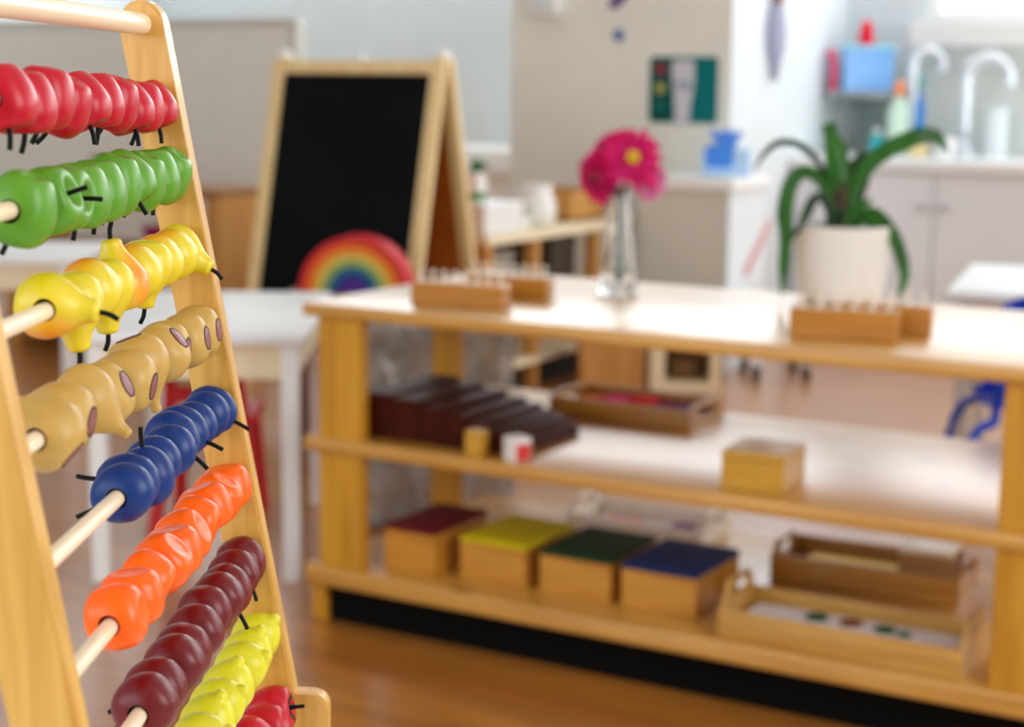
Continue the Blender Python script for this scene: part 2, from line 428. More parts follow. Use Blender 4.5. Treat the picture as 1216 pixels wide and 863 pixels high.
obj('foot', foot(-LR-T_UP+.0015, -LR-.0015), M['abacus_wood'], ab, autosmooth=35)
def on_rod(h, y): return Vector((-math.sin(TH)*h, y, math.cos(TH)*h))
obj('top_bar', tube([on_rod(.4433, -LR+.0-.002), on_rod(.4433, .002)], .0058, 20), M['rod_wood'], ab, autosmooth=40)
ROWS = dict(red=.3985, green=.3623, yellow=.3202, tan=.276, blue=.2319, orange=.1883, maroon=.1445, lime=.101, apple=.0570)
RISE = dict(red=.009)          # the top rod sits a touch higher at its near end
for k, h in ROWS.items():
    obj('rod', tube([on_rod(h+RISE.get(k, 0), -LR-.002), on_rod(h, .002)], .0036, 16), M['rod_wood'], ab, autosmooth=40)

def fruit_body(prof, R, sy=1.0, box_k=1.5, dz=0):
    p = spline([(r, 0, z) for r, z in prof], 4)
    pr = [(max(q.x, 0)*R, q.z*R) for q in p]; pr[0] = (0, pr[0][1]); pr[-1] = (0, pr[-1][1])
    bm = lathe(pr, 40, sy=sy)
    T = R*sy                                    # flatten the sides that meet the neighbouring beads
    for v in bm.verts:
        t = min(1, abs(v.co.y)/T); v.co.y = math.copysign(T*(1-(1-t)**box_k), v.co.y)
    bmesh.ops.translate(bm, vec=(0, 0, dz), verts=bm.verts)
    cut = tube([(0, -R*1.6, 0), (0, R*1.6, 0)], .0047, 20)
    return boolean(bm, [cut])

APPLE = [(0, .62), (.1, .60), (.24, .72), (.5, .90), (.78, .82), (.98, .42), (1.0, .05), (.9, -.42), (.70, -.82), (.48, -.98), (.24, -.96), (0, -.86)]
GREEN = [(0, .50), (.12, .52), (.28, .74), (.52, .93), (.82, .78), (1.0, .30), (.98, -.1), (.84, -.55), (.62, -.90), (.40, -1.0), (.18, -.92), (0, -.82)]
PEAR = [(0, 1.46), (.2, 1.45), (.33, 1.36), (.38, 1.16), (.48, .92), (.72, .58), (.93, .2), (1, -.15), (.9, -.58), (.6, -.9), (.25, -1.0), (0, -1.0)]
FIG = [(0, 1.58), (.12, 1.58), (.17, 1.50), (.19, 1.34), (.28, 1.12), (.56, .78), (.88, .36), (1, -.08), (.94, -.48), (.76, -.78), (.5, -.93), (.44, -.94), (0, -.95)]
PLUM = [(0, 1.04), (.12, 1.06), (.4, 1.0), (.74, .72), (.96, .28), (1, -.1), (.86, -.62), (.52, -.98), (.2, -1.1), (0, -1.11)]
ORANGE = [(0, .79), (.25, .79), (.44, .82), (.64, .80), (.90, .56), (1, .15), (1, -.15), (.90, -.56), (.64, -.80), (.44, -.82), (.25, -.79), (0, -.79)]
MAROON = [(0, 1.0), (.3, .99), (.62, .82), (.9, .45), (1, 0), (.92, -.45), (.65, -.85), (.3, -1.0), (0, -1.02)]
LEMON = [(0, 1.30), (.14, 1.28), (.24, 1.16), (.32, 1.02), (.56, .86), (.86, .48), (1, 0), (.9, -.45), (.62, -.84), (.3, -1.0), (0, -1.04)]

def stem_mesh(z0, ln, bend, r=.0011):
    return tube(spline([(0, 0, z0), (bend*.25, 0, z0+ln*.55), (bend, 0, z0+ln)], 6), r, 10)

OFFS = dict(red=(0, .10, -.08), green=(0, .08, -.10), yellow=(-.05, .12, .02), tan=(.05, .30, -.12), blue=(0, .24, -.2), orange=(0, .10, -.08), maroon=(0, .14, -.12), lime=(0, .12, -.06), apple=(0, .1, -.08))   # where along the fruit's axis the rod runs
BOXY = dict(red=1.5, green=1.5, yellow=1.2, tan=1.05, blue=1.15, orange=1.2, maroon=1.2, lime=1.2, apple=1.3)
KINDS = {
 # key: profile, R, squash, material, word, stem start (xR), length, front distance, colour word
 'red':    (APPLE, .0132, 1.0, 'red', 'apple', .60, .0120, .268, 'red'),
 'green':  (GREEN, .0143, .96, 'green', 'apple', .50, .0125, .274, 'green'),
 'yellow': (PEAR, .0138, .92, 'pear', 'pear', 1.40, .0085, .258, 'yellow'),
 'tan':    (FIG, .0148, 1.0, 'tan', 'fig', 0, 0, .300, 'tan'),
 'blue':   (PLUM, .0131, .81, 'blue', 'plum', 1.0, .0100, .215, 'navy blue'),
 'orange': (ORANGE, .0138, .93, 'orange', 'orange', 0, 0, .260, 'orange'),
 'maroon': (MAROON, .0138, .88, 'maroon', 'plum', .92, .0110, .247, 'maroon'),
 'lime':   (LEMON, .0138, .93, 'lime', 'lemon', 0, 0, .260, 'lime yellow'),
 'apple':  (APPLE, .0138, .93, 'red', 'tomato', .55, .0120, .260, 'red'),
}
PHI = {   # way the stem points, first the bead nearest the viewer
 'red': [-76, -88, -100, -118, -64, -84, -112, -66, -96, -68],
 'green': [-112, 22, 2, -96, -92, -104, -54, -112, -88, -128],
 'yellow': [-6, -82, -140, -86, 100, -140, -92, -142, -138, -28],
 'tan': [140, 172, -38, 205, 170, -70, 222, 180, 188, 186],
 'blue': [-150, 176, 97, -140, -150, -40, -22, -150, -140, -26],
 'orange': [8, 95, -30, 48, 100, 30, -18, 110, 62, 100],
 'maroon': [-140, -150, -140, -96, -150, -88, -140, -60, -150, -68],
 'lime': [60, 40, 55, 20, 65, 30, 70, 25, 60, 45],
 'apple': [60, 20, -40, 90, 10, 120, -30, 150, 200, 12],
}
ABROD = dict(red='topmost abacus rod', green='second abacus rod', yellow='third abacus rod', tan='fourth abacus rod', blue='fifth abacus rod', orange='sixth abacus rod', maroon='seventh abacus rod', lime='eighth abacus rod', apple='lowest abacus rod')
ORD = ['first', 'second', 'third', 'fourth', 'fifth', 'sixth', 'seventh', 'eighth', 'ninth', 'tenth']
ROWWORD = {'red': 'topmost rod', 'green': 'second rod from the top', 'yellow': 'third rod from the top', 'tan': 'fourth rod from the top', 'blue': 'fifth rod from the top',
           'orange': 'sixth rod from the top', 'maroon': 'seventh rod from the top', 'lime': 'eighth rod from the top', 'apple': 'lowest rod'}
for key, (prof, R, sq, mat, word, st0, stl, front, cw) in KINDS.items():
    protos = []
    for vi, dz in enumerate(OFFS[key]):
      root = thing(word+'_bead', '', 'bead', group='%s %s beads on the %s' % (cw, word, ROWWORD[key]))
      obj('body', fruit_body(prof, R, sq, BOXY[key], dz*R), M[mat], root, autosmooth=50)
      if stl:
          obj('stem', stem_mesh(st0*R, stl, .0022 if key in ('red', 'yellow') else .0006), M['black_rubber'], root, smooth=True, label='short black stem')
      if key == 'tan':
          obj('end_disc', lathe([(0, -.99*R), (.3*R, -.985*R), (.38*R, -.96*R), (.38*R, -.93*R), (0, -.93*R)], 28), M['fig_disc'], root, autosmooth=40, label='purple brown round end')
          obj('end_ring', lathe([(.395*R, -.93*R), (.395*R, -.968*R), (.43*R, -.968*R), (.43*R, -.93*R)], 28), M['black'], root, label='thin dark ring')
      if key == 'apple':
          bm = bmesh.new()
          for k in range(5):
              a = 2*PI*k/5; c, s = math.cos(a), math.sin(a)
              pts = [(.05*R, .615*R), (.22*R, .74*R), (.48*R, .935*R), (.66*R, .93*R)]; wds = [.08, .13, .10, .01]
              prev = None
              for (rr, zz), w in zip(pts, wds):
                  l = bm.verts.new((c*rr-s*w*R, s*rr+c*w*R, zz+.012*R)); r_ = bm.verts.new((c*rr+s*w*R, s*rr-c*w*R, zz+.012*R))
                  if prev: bm.faces.new((prev[0], l, r_, prev[1]))
                  prev = (l, r_)
          bmesh.ops.solidify(bm, geom=bm.faces[:], thickness=.02*R)
          obj('calyx', bm, M['calyx'], root, label='dark green star calyx')
      for c_ in root.children:
          if c_.name.split('.')[0] != 'body': c_.data.transform(Matrix.Translation((0, 0, dz*R)))
      protos.append(root)
    pitch = front/10
    for i in range(10):
        o = protos[i % 3] if i < 3 else copy_tree(protos[(i*2+i//3) % 3])
        y = -front+pitch*(i+.5)-.001
        hh = ROWS[key]+RISE.get(key, 0)*(-y/LR)+random.uniform(-.0006, .0006)
        p = on_rod(hh, y)
        o.location = AO+Matrix.Rotation(AY, 3, 'Z')@p
        phi = math.radians(PHI[key][i])
        o.rotation_euler = (0, PI/2-phi, AY)
        n = 9-i
        o['label'] = '%s %s %s bead from the far post on the %s' % (ORD[n], cw, word, ABROD[key])

# table that carries the abacus
tb = thing('table', 'white table that carries the slanted wooden abacus', 'table', AO-Vector((0, 0, .62)), AY)
obj('table_top', box(-.75, .42, -.92, .05, .59, .62, .004), M['white_paint'], tb)
for x in (-.70, .37):
    for y in (-.87, .0): obj('leg', box(x-.025, x+.025, y-.025, y+.025, 0, .59, .003), M['white_paint'], tb)

# ------------------------------------------------------------------ knobbed cylinder blocks on the shelf top
def knob_block(name, label, loc, rz, ln, dp, h, n):
    t = thing(name, label, 'wooden block', loc, rz, 'knobbed cylinder blocks on the shelf top')
    obj('block', box(0, ln, 0, dp, 0, h, .0025), M['block_wood'], t)
    for i in range(n):
        x = ln*(i+.6)/(n+.2); r = .0085-.0035*i/n
        obj('knob', lathe([(0, h), (r, h), (r, h+.002), (.0022, h+.003), (.0018, h+.010), (.0042, h+.014), (.0046, h+.018), (.003, h+.0215), (0, h+.022)], 16, (x, dp/2, 0)),
            M['ivory'] if 'small' not in label else M['block_wood'], t, smooth=True, label='turned knob')
    return t
knob_block('cylinder_block', 'brown knobbed wooden block nearest the front left corner of the shelf top', (.183, .092, ZT), .19, .181, .048, .041, 8)
knob_block('cylinder_block', 'brown knobbed wooden block behind another, left of the glass vase', (.190, .268, ZT), .15, .172, .045, .040, 8)
knob_block('cylinder_block', 'brown wooden block with pegs in front of the potted plant', (.926, .098, ZT), .22, .176, .05, .0475, 6)
knob_block('cylinder_block', 'brown pegged block half hidden behind the block before the plant pot', (.960, .203, ZT), .19, .166, .045, .0475, 6)

# ------------------------------------------------------------------ vase with gerberas
VC = Vector((.432, .452, ZT))
va = thing('glass_vase', 'slim clear glass bottle vase holding pink gerberas on the shelf top', 'vase', VC)
outer = [(0, 0), (.034, 0), (.0395, .003), (.0405, .010), (.038, .03), (.0315, .075), (.026, .12), (.0215, .16), (.0185, .19), (.0185, .2), (.0205, .212), (.0195, .213)]
inner = [(.0165, .2), (.0165, .19), (.0195, .16), (.024, .12), (.0295, .075), (.036, .032), (.036, .02), (.03, .016), (0, .015)]
obj('bottle', lathe(outer+inner, 40), M['glass'], va, smooth=True)
PK = mottled('pink_petal', (244, 14, 128), (250, 44, 156), .5, 40); PK2 = mottled('pale_pink_petal', (252, 140, 204), (255, 176, 220), .5, 40)
DK = base_mat('crimson_florets', (200, 0, 78), .7); DK2 = base_mat('dark_pink_centre', (120, 0, 46), .7)
YC = paint('yellow_florets', (196, 160, 20), (214, 180, 40), .7, 0, 400)
STM = mottled('flower_stem', (60, 96, 44), (78, 112, 56), .5, 20)
def gerbera(label, head, face, R, stem_pts, pet=PK, eye=None):
    t = thing('gerbera', label, 'flower', VC, 0, 'gerberas in the glass vase')
    hv = Vector(head); q = Vector(face).normalized().to_track_quat('Z', 'Y').to_matrix().to_4x4(); q.translation = hv
    bm = bmesh.new()
    for ring, (n, r0, r1, lift, wd) in enumerate(((17, .20, 1.0, .10, .145), (15, .18, .80, .24, .13), (13, .16, .52, .34, .09))):
        for k in range(n):
            a = 2*PI*(k+.5*ring)/n+random.uniform(-.06, .06); l = r1*random.uniform(.92, 1.06)
            c, s = math.cos(a), math.sin(a); prev = None
            for u, wf in ((0, .35), (.3, .8), (.6, 1), (.85, .8), (1, .2)):
                rr = (r0+(l-r0)*u)*R; z = R*(lift*math.sin(u*2.2)-.05*u); w = wd*wf*R
                A = bm.verts.new((c*rr-s*w, s*rr+c*w, z)); B = bm.verts.new((c*rr, s*rr, z-.02*R)); C_ = bm.verts.new((c*rr+s*w, s*rr-c*w, z))
                if prev: bm.faces.new((prev[0], A, B, prev[1])); bm.faces.new((prev[1], B, C_, prev[2]))
                prev = (A, B, C_)
    bmesh.ops.solidify(bm, geom=bm.faces[:], thickness=.012*R)
    bmesh.ops.transform(bm, matrix=q, verts=bm.verts)
    obj('petals', bm, pet, t, smooth=True)
    obj('inner_florets', lathe([(0, .05*R), (.28*R, .12*R), (.31*R, .26*R), (.25*R, .30*R), (0, .28*R)], 24, mtx=q), DK, t, smooth=True, label='dark crimson ring of florets')
    obj('centre', lathe([(0, .36*R), (.14*R, .355*R), (.22*R, .31*R), (.2*R, .2*R), (0, .2*R)], 24, mtx=q), eye or DK2, t, smooth=True, label='yellow centre' if eye is YC else 'dark pink centre')
    nb = -(Vector(face).normalized()); 
    obj('stem', tube(spline([Vector(p) for p in stem_pts]+[hv+nb*.012, hv+nb*.002], 8), .0022, 10), STM, t, smooth=True)
    return t
def vv(a, z, b=0): return VR*a+VF*b+Vector((0, 0, z))     # a: to the view's right, b: away
toward = -VF
gerbera('hot pink gerbera with open face and yellow centre, highest in the vase', vv(.020, .268, -.030), toward+VR*.1+Vector((0, 0, .12)), .060, [vv(-.004, .022, .003), vv(.001, .12, 0), vv(.010, .205, 0)], PK, YC)
gerbera('pink gerbera drooping to the left of the open-faced one', vv(-.038, .226, .016), toward*.7-VR*.75+Vector((0, 0, -.25)), .058, [vv(.006, .022, 0), vv(-.002, .12, .003), vv(-.007, .205, .002)])
gerbera('pink gerbera half hidden behind the open-faced one, facing left', vv(-.018, .270, .068), -VR*.6+toward*.5+Vector((0, 0, .5)), .058, [vv(0, .022, -.006), vv(0, .12, .006), vv(-.001, .205, .006)])
gerbera('pale pink gerbera hanging at the right side of the vase', vv(.060, .220, .022), VR*.45+toward*.8+Vector((0, 0, -.2)), .042, [vv(.010, .022, .004), vv(.005, .12, .004), vv(.009, .207, .002), vv(.026, .236, .006)], PK2, PK)

# ------------------------------------------------------------------ potted plant
PC = Vector((.838, .600, ZT))
pl = thing('potted_plant', 'strap-leaved green plant in a white pot on the shelf top', 'plant', PC)
obj('pot', lathe([(0, 0), (.074, 0), (.079, .004), (.083, .03), (.0925, .142), (.0935, .146), (.092, .1475), (.089, .146), (.0885, .135), (.0, .134)], 48), M['white_satin'], pl, autosmooth=50, label='tapered white pot')
obj('soil', lathe([(0, .137), (.05, .139), (.088, .1355), (.0, .1345)], 32), flat('potting_soil', (52, 38, 26), .9), pl)
LF = mottled('leaf_green', (34, 104, 16), (58, 138, 26), .35, 12, coat=.3)
LFD = mottled('dark_leaf_green', (18, 58, 30), (34, 84, 38), .4, 12, coat=.2)
BARK = mottled('brown_bark', (56, 44, 26), (84, 74, 40), .8, 60)
def leaf(pts, wid, mat, tip=.05, twist=0, parent=None, face=None):
    P = spline(pts, 10); n = len(P); bm = bmesh.new(); prev = None
    for i, p in enumerate(P):
        u = i/(n-1); t = (P[min(i+1, n-1)]-P[max(i-1, 0)]).normalized()
        side = t.cross(face if face is not None else VF).normalized()
        nn = side.cross(t).normalized()
        w = wid*(.55+.45*math.sin(min(1, u*1.9)*PI/2))*(1 if u < .55 else max(tip, math.cos((u-.55)/.45*PI/2)**.7))*.5
        A = bm.verts.new(p+side*w+nn*w*.35); B = bm.verts.new(p); C_ = bm.verts.new(p-side*w+nn*w*.35)
        if prev: bm.faces.new((prev[0], A, B, prev[1])); bm.faces.new((prev[1], B, C_, prev[2]))
        prev = (A, B, C_)
    bmesh.ops.solidify(bm, geom=bm.faces[:], thickness=.0012)
    return obj('leaf', bm, mat, pl, smooth=True)
S = 1/616.0
def pp(px, py, b=0): return vv((px-1006)*S, (353-py)*S+.0, b)       # offsets from the pot's base in the view's plane, b away
obj('stalk', tube(spline([pp(1003, 272), pp(1001, 248, .004), pp(1000, 226, .002), pp(1003, 205)], 6), .026, 14, .010), BARK, pl, smooth=True, label='brown fibrous stalk')
leaf([pp(1002, 262), pp(1000, 225, -.01), pp(992, 180, -.02), pp(981, 144, -.02)], .046, LF, .6)
leaf([pp(1010, 262), pp(1014, 225, -.012), pp(1034, 186, -.03), pp(1070, 162, -.05), pp(1100, 157, -.05), pp(1118, 176, -.05)], .034, LF, .1)
leaf([pp(1012, 262, .01), pp(1022, 215, .02), pp(1030, 192, .04), pp(1036, 178, .06)], .05, LFD, .5)
leaf([pp(996, 258, .01), pp(985, 205, .03), pp(962, 175, .05), pp(935, 168, .06), pp(915, 182, .06), pp(902, 204, .06)], .014, LFD, .1)
leaf([pp(994, 260, 0), pp(978, 215, -.02), pp(955, 200, -.04), pp(938, 212, -.05), pp(931, 245, -.055), pp(934, 275, -.055), pp(931, 310, -.055), pp(930, 343, -.055)], .03, LF, .12)
leaf([pp(994, 264, -.01), pp(978, 232, -.03), pp(964, 232, -.05), pp(952, 255, -.06), pp(940, 276, -.065)], .020, LFD, .2)
leaf([pp(1016, 266, -.01), pp(1034, 246, -.03), pp(1052, 262, -.05), pp(1066, 290, -.055), pp(1073, 320, -.055), pp(1066, 346, -.055)], .026, LF, .1)
leaf([pp(1012, 266, -.02), pp(1022, 250, -.045), pp(1034, 258, -.06), pp(1040, 272, -.066)], .026, LF, .3)
leaf([pp(1004, 266, -.02), pp(1010, 246, -.03), pp(1026, 236, -.035), pp(1034, 230, -.035)], .016, LF, .2)
leaf([pp(998, 264, -.02), pp(992, 245, -.04), pp(984, 252, -.06), pp(980, 268, -.066)], .022, LFD, .3)

# ------------------------------------------------------------------ brown stair and small things on the middle board
hs = [.086, .080, .071, .061, .052, .043, .035, .026, .018]
wsd = [.074, .066, .055, .047, .039, .031, .024, .017, .012]
x = .094
names = ['thickest', 'second thickest', 'third thickest', 'fourth thickest', 'middle', 'fourth thinnest', 'third thinnest', 'second thinnest', 'thinnest']
for h, w, nm in zip(hs, wsd, names):
    o = obj('stair_prism', box(x, x+w*.92-.0008, .058, .300, ZM, ZM+h, .0025), M['stair'])
    tag(o, '%s dark brown prism of the stair on the middle board' % nm, 'wooden block', 'brown stair prisms on the middle board')
    x += w*.92+.0006
o = obj('wooden_cube', box(.351, .384, .015, .045, ZM, ZM+.047, .002), M['pale_box']); tag(o, 'small plain wooden block standing before the brown stair', 'wooden block')
rc = thing('picture_cube', 'small white block with a red striped face beside the brown stair', 'wooden block', (.452, .030, ZM), -.5)
obj('block', box(-.019, .019, -.019, .019, 0, .045, .003), M['white_satin'], rc)
red_l = flat('red_label', (206, 44, 48)); bm = bmesh.new()
add_box(bm, .019, .0196, -.014, .016, .003, .034)
obj('red_face', bm, red_l, rc)
bm = bmesh.new()
for k in range(4): add_box(bm, .0196, .0199, -.012, .014, .008+.0065*k, .0092+.0065*k)
obj('face_stripes', bm, flat('pale_red_stripe', (226, 120, 116)), rc)

pb = thing('lidded_box', 'small pale wooden box with a lid near the front of the middle board', 'box', (.838, .040, ZM), .06)
obj('body', box(0, .107, 0, .125, 0, .0515, .0015), M['pale_box'], pb); obj('lid', box(-.0006, .1076, -.0006, .1256, .0522, .0645, .0018), M['pale_box'], pb)

def tray(name, label, loc, rz, w, d, h, he, mat, t=.008, slot=True, group=None):
    """rectangular tray: long sides h high, end panels rising to he with a hand slot"""
    o = thing(name, label, 'tray', loc, rz, group)
    obj('base', box(t, w-t, t, d-t, 0, .006), mat, o)
    obj('side_board', box(0, w, 0, t, 0, h, .003, 3), mat, o, autosmooth=40); obj('side_board', box(0, w, d-t, d, 0, h, .003, 3), mat, o, autosmooth=40)
    for xa in (0, w-t):
        y0, y1 = t, d-t; m_ = (y1-y0)*.22
        out = [(y0, 0), (y1, 0), (y1, h)]
        up_ = [(y1-m_*.25, h), (y1-m_*.6, h+(he-h)*.5), (y1-m_, he), (y0+m_, he), (y0+m_*.6, h+(he-h)*.5), (y0+m_*.25, h), (y0, h)]
        bm = prism(out+up_, 'x', xa, xa+t)
        if slot:
            c = (y0+y1)/2; hw = (y1-y0)*.2; zc = he-.019; r = .0105; cap = []
            for i in range(9): a = -PI/2+PI*i/8; cap.append((c+hw+r*math.cos(a), zc+r*math.sin(a)))
            for i in range(9): a = PI/2+PI*i/8; cap.append((c-hw+r*math.cos(a), zc+r*math.sin(a)))
            bm = boolean(bm, [prism(cap, 'x', xa-.01, xa+t+.01)])
        obj('end_panel', bm, mat, o)
    return o
tray('wooden_tray', 'dark brown wooden tray of coloured pieces on the middle board', (.283, .450, ZM), 0, .312, .172, .038, .044, M['tray_dark'])
for i, (cx, cy, w, d, h, c, nm) in enumerate([(.335, .535, .05, .05, .020, (206, 96, 30), 'orange'), (.395, .53, .05, .06, .026, (214, 24, 110), 'magenta'), (.452, .545, .045, .06, .028, (204, 26, 40), 'red'),
                               (.505, .535, .04, .06, .022, (120, 30, 90), 'plum'), (.55, .53, .035, .05, .020, (74, 62, 140), 'violet')]):
    o = obj('colour_tablet', box(cx-w/2, cx+w/2, cy-d/2, cy+d/2, ZM+.006, ZM+.006+h, .003), mottled(nm+'_tablet', c, c, .9, spec=.05)); tag(o, '%s tablet lying in the dark brown tray on the middle board' % nm, 'tablet', 'colour tablets in the brown tray')

# ------------------------------------------------------------------ bottom board: four lidded boxes and trays
for (x0, x1, y0, nm, c) in ((.153, .265, .050, 'dark red', (104, 6, 20)), (.305, .444, .076, 'yellow', (214, 196, 0)), (.474, .616, .078, 'dark green', (6, 54, 20)), (.639, .783, .078, 'navy blue', (4, 40, 96))):
    t = thing('cylinder_box', 'square wooden box with a %s lid on the bottom board' % nm, 'box', (x0, y0, ZB), 0, 'boxes with painted lids on the bottom board')
    w = x1-x0; d = .19; h = .090 if nm == 'dark red' else .082
    obj('body', box(0, w, 0, d, 0, h-.011, .0015), M['box_wood'], t)
    obj('lid', box(-.0008, w+.0008, -.0008, d+.0008, h-.0105, h, .002), paint(nm.replace(' ', '_')+'_lid', c, tuple(int(v*.94) for v in c), .6, 0, spec=.3), t, label=nm+' painted lid')
tray('wooden_tray', 'whitewashed tray with cut-out handles at the rear of the bottom board', (.300, .500, ZB), 0, .305, .155, .035, .062, M['tray_white'])
o = obj('paper_sheet', box(.325, .58, .52, .635, ZB+.006, ZB+.0085), flat('white_paper', (240, 236, 232))); tag(o, 'white sheet lying in the whitewashed tray', 'paper')
for (x0, x1, y0, y1, c, nm) in ((.35, .43, .53, .60, (232, 150, 150), 'pink'), (.50, .545, .55, .62, (120, 30, 110), 'purple')):
    o = obj('felt_piece', box(x0, x1, y0, y1, ZB+.0085, ZB+.016, .003), flat(nm+'_felt', c, .8)); tag(o, '%s piece on the sheet in the whitewashed tray' % nm, 'felt piece', 'felt pieces in the whitewashed tray')
tray('wooden_tray', 'brown wooden tray with yellow card at the rear right of the bottom board', (.800, .375, ZB), .06, .352, .165, .052, .07, M['tray_dark'])
o = obj('card_sheet', box(.84, 1.02, .41, .51, ZB+.007, ZB+.030, .002), flat('yellow_card', (226, 188, 20))); tag(o, 'yellow card stack lying in the rear brown tray', 'card')
o = obj('card_sheet', box(.955, 1.01, .40, .408, ZB+.007, ZB+.042), flat('green_card', (150, 170, 70))); tag(o, 'narrow green card leaning in the rear brown tray', 'card')
db = thing('lidded_box', 'small dark wooden box with pale lid inside the rear brown tray', 'box', (1.035, .405, ZB+.0065), .06)
obj('body', box(0, .095, 0, .10, 0, .075, .002), M['brown_wood'], db); obj('lid', box(-.001, .096, -.001, .101, .0755, .085, .002), M['cream_wood'], db, label='pale lid')
tray('wooden_tray', 'pale wooden tray with slotted ends nearest on the bottom board', (.850, .014, ZB), 0, .412, .165, .050, .090, M['tray_pale'])
o = obj('paper_sheet', box(.868, 1.24, .03, .16, ZB+.0065, ZB+.026, .002), flat('printed_paper', (238, 238, 240), .6)); tag(o, 'white paper pad filling the pale front tray', 'paper')
zt = ZB+.026
for (cx, cy, r, c, nm) in ((.985, .125, .020, (20, 74, 40), 'dark green'), (1.045, .125, .020, (130, 74, 40), 'brown'), (1.105, .120, .018, (24, 86, 48), 'mid green'), (1.14, .112, .012, (40, 90, 62), 'small green')):
    o = obj('felt_disc', lathe([(0, 0), (r, 0), (r, .003), (r*.9, .004), (0, .004)], 24, (cx, cy, zt)), flat(nm.replace(' ', '_')+'_disc', c, .9)); tag(o, '%s disc on the paper in the pale front tray' % nm, 'felt disc', 'felt discs in the front tray')
for (x0, x1, y0, y1, c, nm) in ((.905, .955, .05, .085, (226, 160, 150), 'pink'), (1.045, 1.10, .06, .085, (130, 180, 178), 'teal')):
    o = obj('paper_cutout', box(x0, x1, y0, y1, zt, zt+.0008), flat(nm+'_cutout', c, .9)); tag(o, '%s paper cut-out on the pad in the pale front tray' % nm, 'paper', 'paper cut-outs in the front tray')

# ------------------------------------------------------------------ easel with chalkboard
EY, EX0, EX1, EZ = 1.85, -1.485, -.845, 1.095
es = thing('easel', 'wooden A-frame easel with a black chalkboard, behind the rainbow', 'easel')
LE = math.radians(12)
def leaned(bm, s):     # local panel: x, z up from the floor, thickness in y; hinge line at the top
    mt = Matrix.Translation((0, EY, EZ)) @ Matrix.Rotation(s*LE, 4, 'X') @ Matrix.Translation((0, 0, -EZ))
    bmesh.ops.transform(bm, matrix=mt, verts=bm.verts); return bm
fw = .045; zb = -.02
for s, y0, y1 in ((-1, -.030, -.006), (1, .006, .030)):
    for xa in (EX0, EX1-fw): obj('leg', leaned(box(xa, xa+fw, y0, y1, zb+.0, EZ, .004), s), M['easel_wood'], es)
    obj('top_rail', leaned(box(EX0+fw, EX1-fw, y0, y1, EZ-.05, EZ-.008, .004), s), M['easel_wood'], es)
    obj('bottom_rail', leaned(box(EX0+fw, EX1-fw, y0, y1, .22, .27, .004), s), M['easel_wood'], es)
    pm = (y0+y1)/2
    if s < 0: obj('chalkboard_panel', leaned(box(EX0+fw, EX1-fw, pm-.004, pm+.004, .27, EZ-.05), s), M['chalkboard'], es, label='black chalkboard')
    else: obj('back_panel', leaned(box(EX0+fw, EX1-fw, pm-.004, pm+.004, .27, EZ-.05), s), M['hardboard'], es, label='orange brown board')
obj('pen_ledge', leaned(box(EX0, EX1, -.07, -.031, .225, .245, .004), -1), M['easel_wood'], es)
for xa in (EX0+.022, EX1-.022):
    obj('hinge_cap', lathe([(0, -.012), (.022, -.012), (.024, 0), (.016, .013), (0, .016)], 20, (xa, EY, EZ+.012)), M['white_satin'], es, smooth=True, label='white hinge cap')
obj('hanging_clip', box(EX0+.31, EX0+.325, EY-.012, EY+.012, EZ-.004, EZ+.018, .003), M['metal'], es, label='small metal clip')

# ------------------------------------------------------------------ rainbow on a stool
RC = Vector((-.793, 1.291, 0)); RZ = .458
st = thing('stool', 'low dark wooden stool under the rainbow stacker, behind the shelf', 'stool', RC, YAW)
obj('seat', box(-.19, .19, -.09, .10, RZ-.04, RZ-.004, .004), M['brown_wood'], st)
for xx in (-.17, .17): obj('side_board', box(xx-.012, xx+.012, -.08, .09, 0, RZ-.04, .003), M['brown_wood'], st)
obj('back_board', box(-.158, .158, .05, .066, .02, RZ-.04), M['brown_wood'], st)
rb = thing('rainbow_stacker', 'wooden rainbow stacker of nested arches in front of the chalkboard', 'toy', RC+Vector((0, 0, RZ-.004)), YAW-.2)
cols = [('red', (206, 30, 42)), ('orange', (232, 92, 16)), ('amber', (238, 150, 40)), ('yellow', (222, 198, 90)), ('green', (140, 172, 92)), ('teal', (24, 110, 140)), ('blue', (18, 50, 140)), ('violet', (76, 36, 140))]
rads = [.157, .141, .124, .107, .090, .072, .056, .040, 0]
for i, (nm, c) in enumerate(cols):
    ro, ri = rads[i]-.0006, rads[i+1]+.0006 if rads[i+1] else 0
    bm = bmesh.new(); out = [(ro*math.cos(PI*k/36), ro*math.sin(PI*k/36)) for k in range(37)]
    inn = [(ri*math.cos(PI-PI*k/36), ri*math.sin(PI-PI*k/36)) for k in range(37)] if ri else []
    if ri:
        V = []
        for y in (-.03, .06): V.append(([bm.verts.new((u, y, v)) for u, v in out], [bm.verts.new((u, y, v)) for u, v in reversed(inn)]))
        (A, B), (C_, Dd) = V
        for k in range(36):
            bm.faces.new((A[k], A[k+1], B[k+1], B[k])); bm.faces.new((C_[k], Dd[k], Dd[k+1], C_[k+1]))
            bm.faces.new((A[k], C_[k], C_[k+1], A[k+1])); bm.faces.new((B[k], B[k+1], Dd[k+1], Dd[k]))
        bm.faces.new((A[0], B[0], Dd[0], C_[0])); bm.faces.new((A[-1], C_[-1], Dd[-1], B[-1]))
    else: add_prism(bm, out, 'y', -.03, .06)
    obj('arch', bm, paint(nm+'_arch', c, None, .5, .1), rb, autosmooth=40, label=nm+' arch')

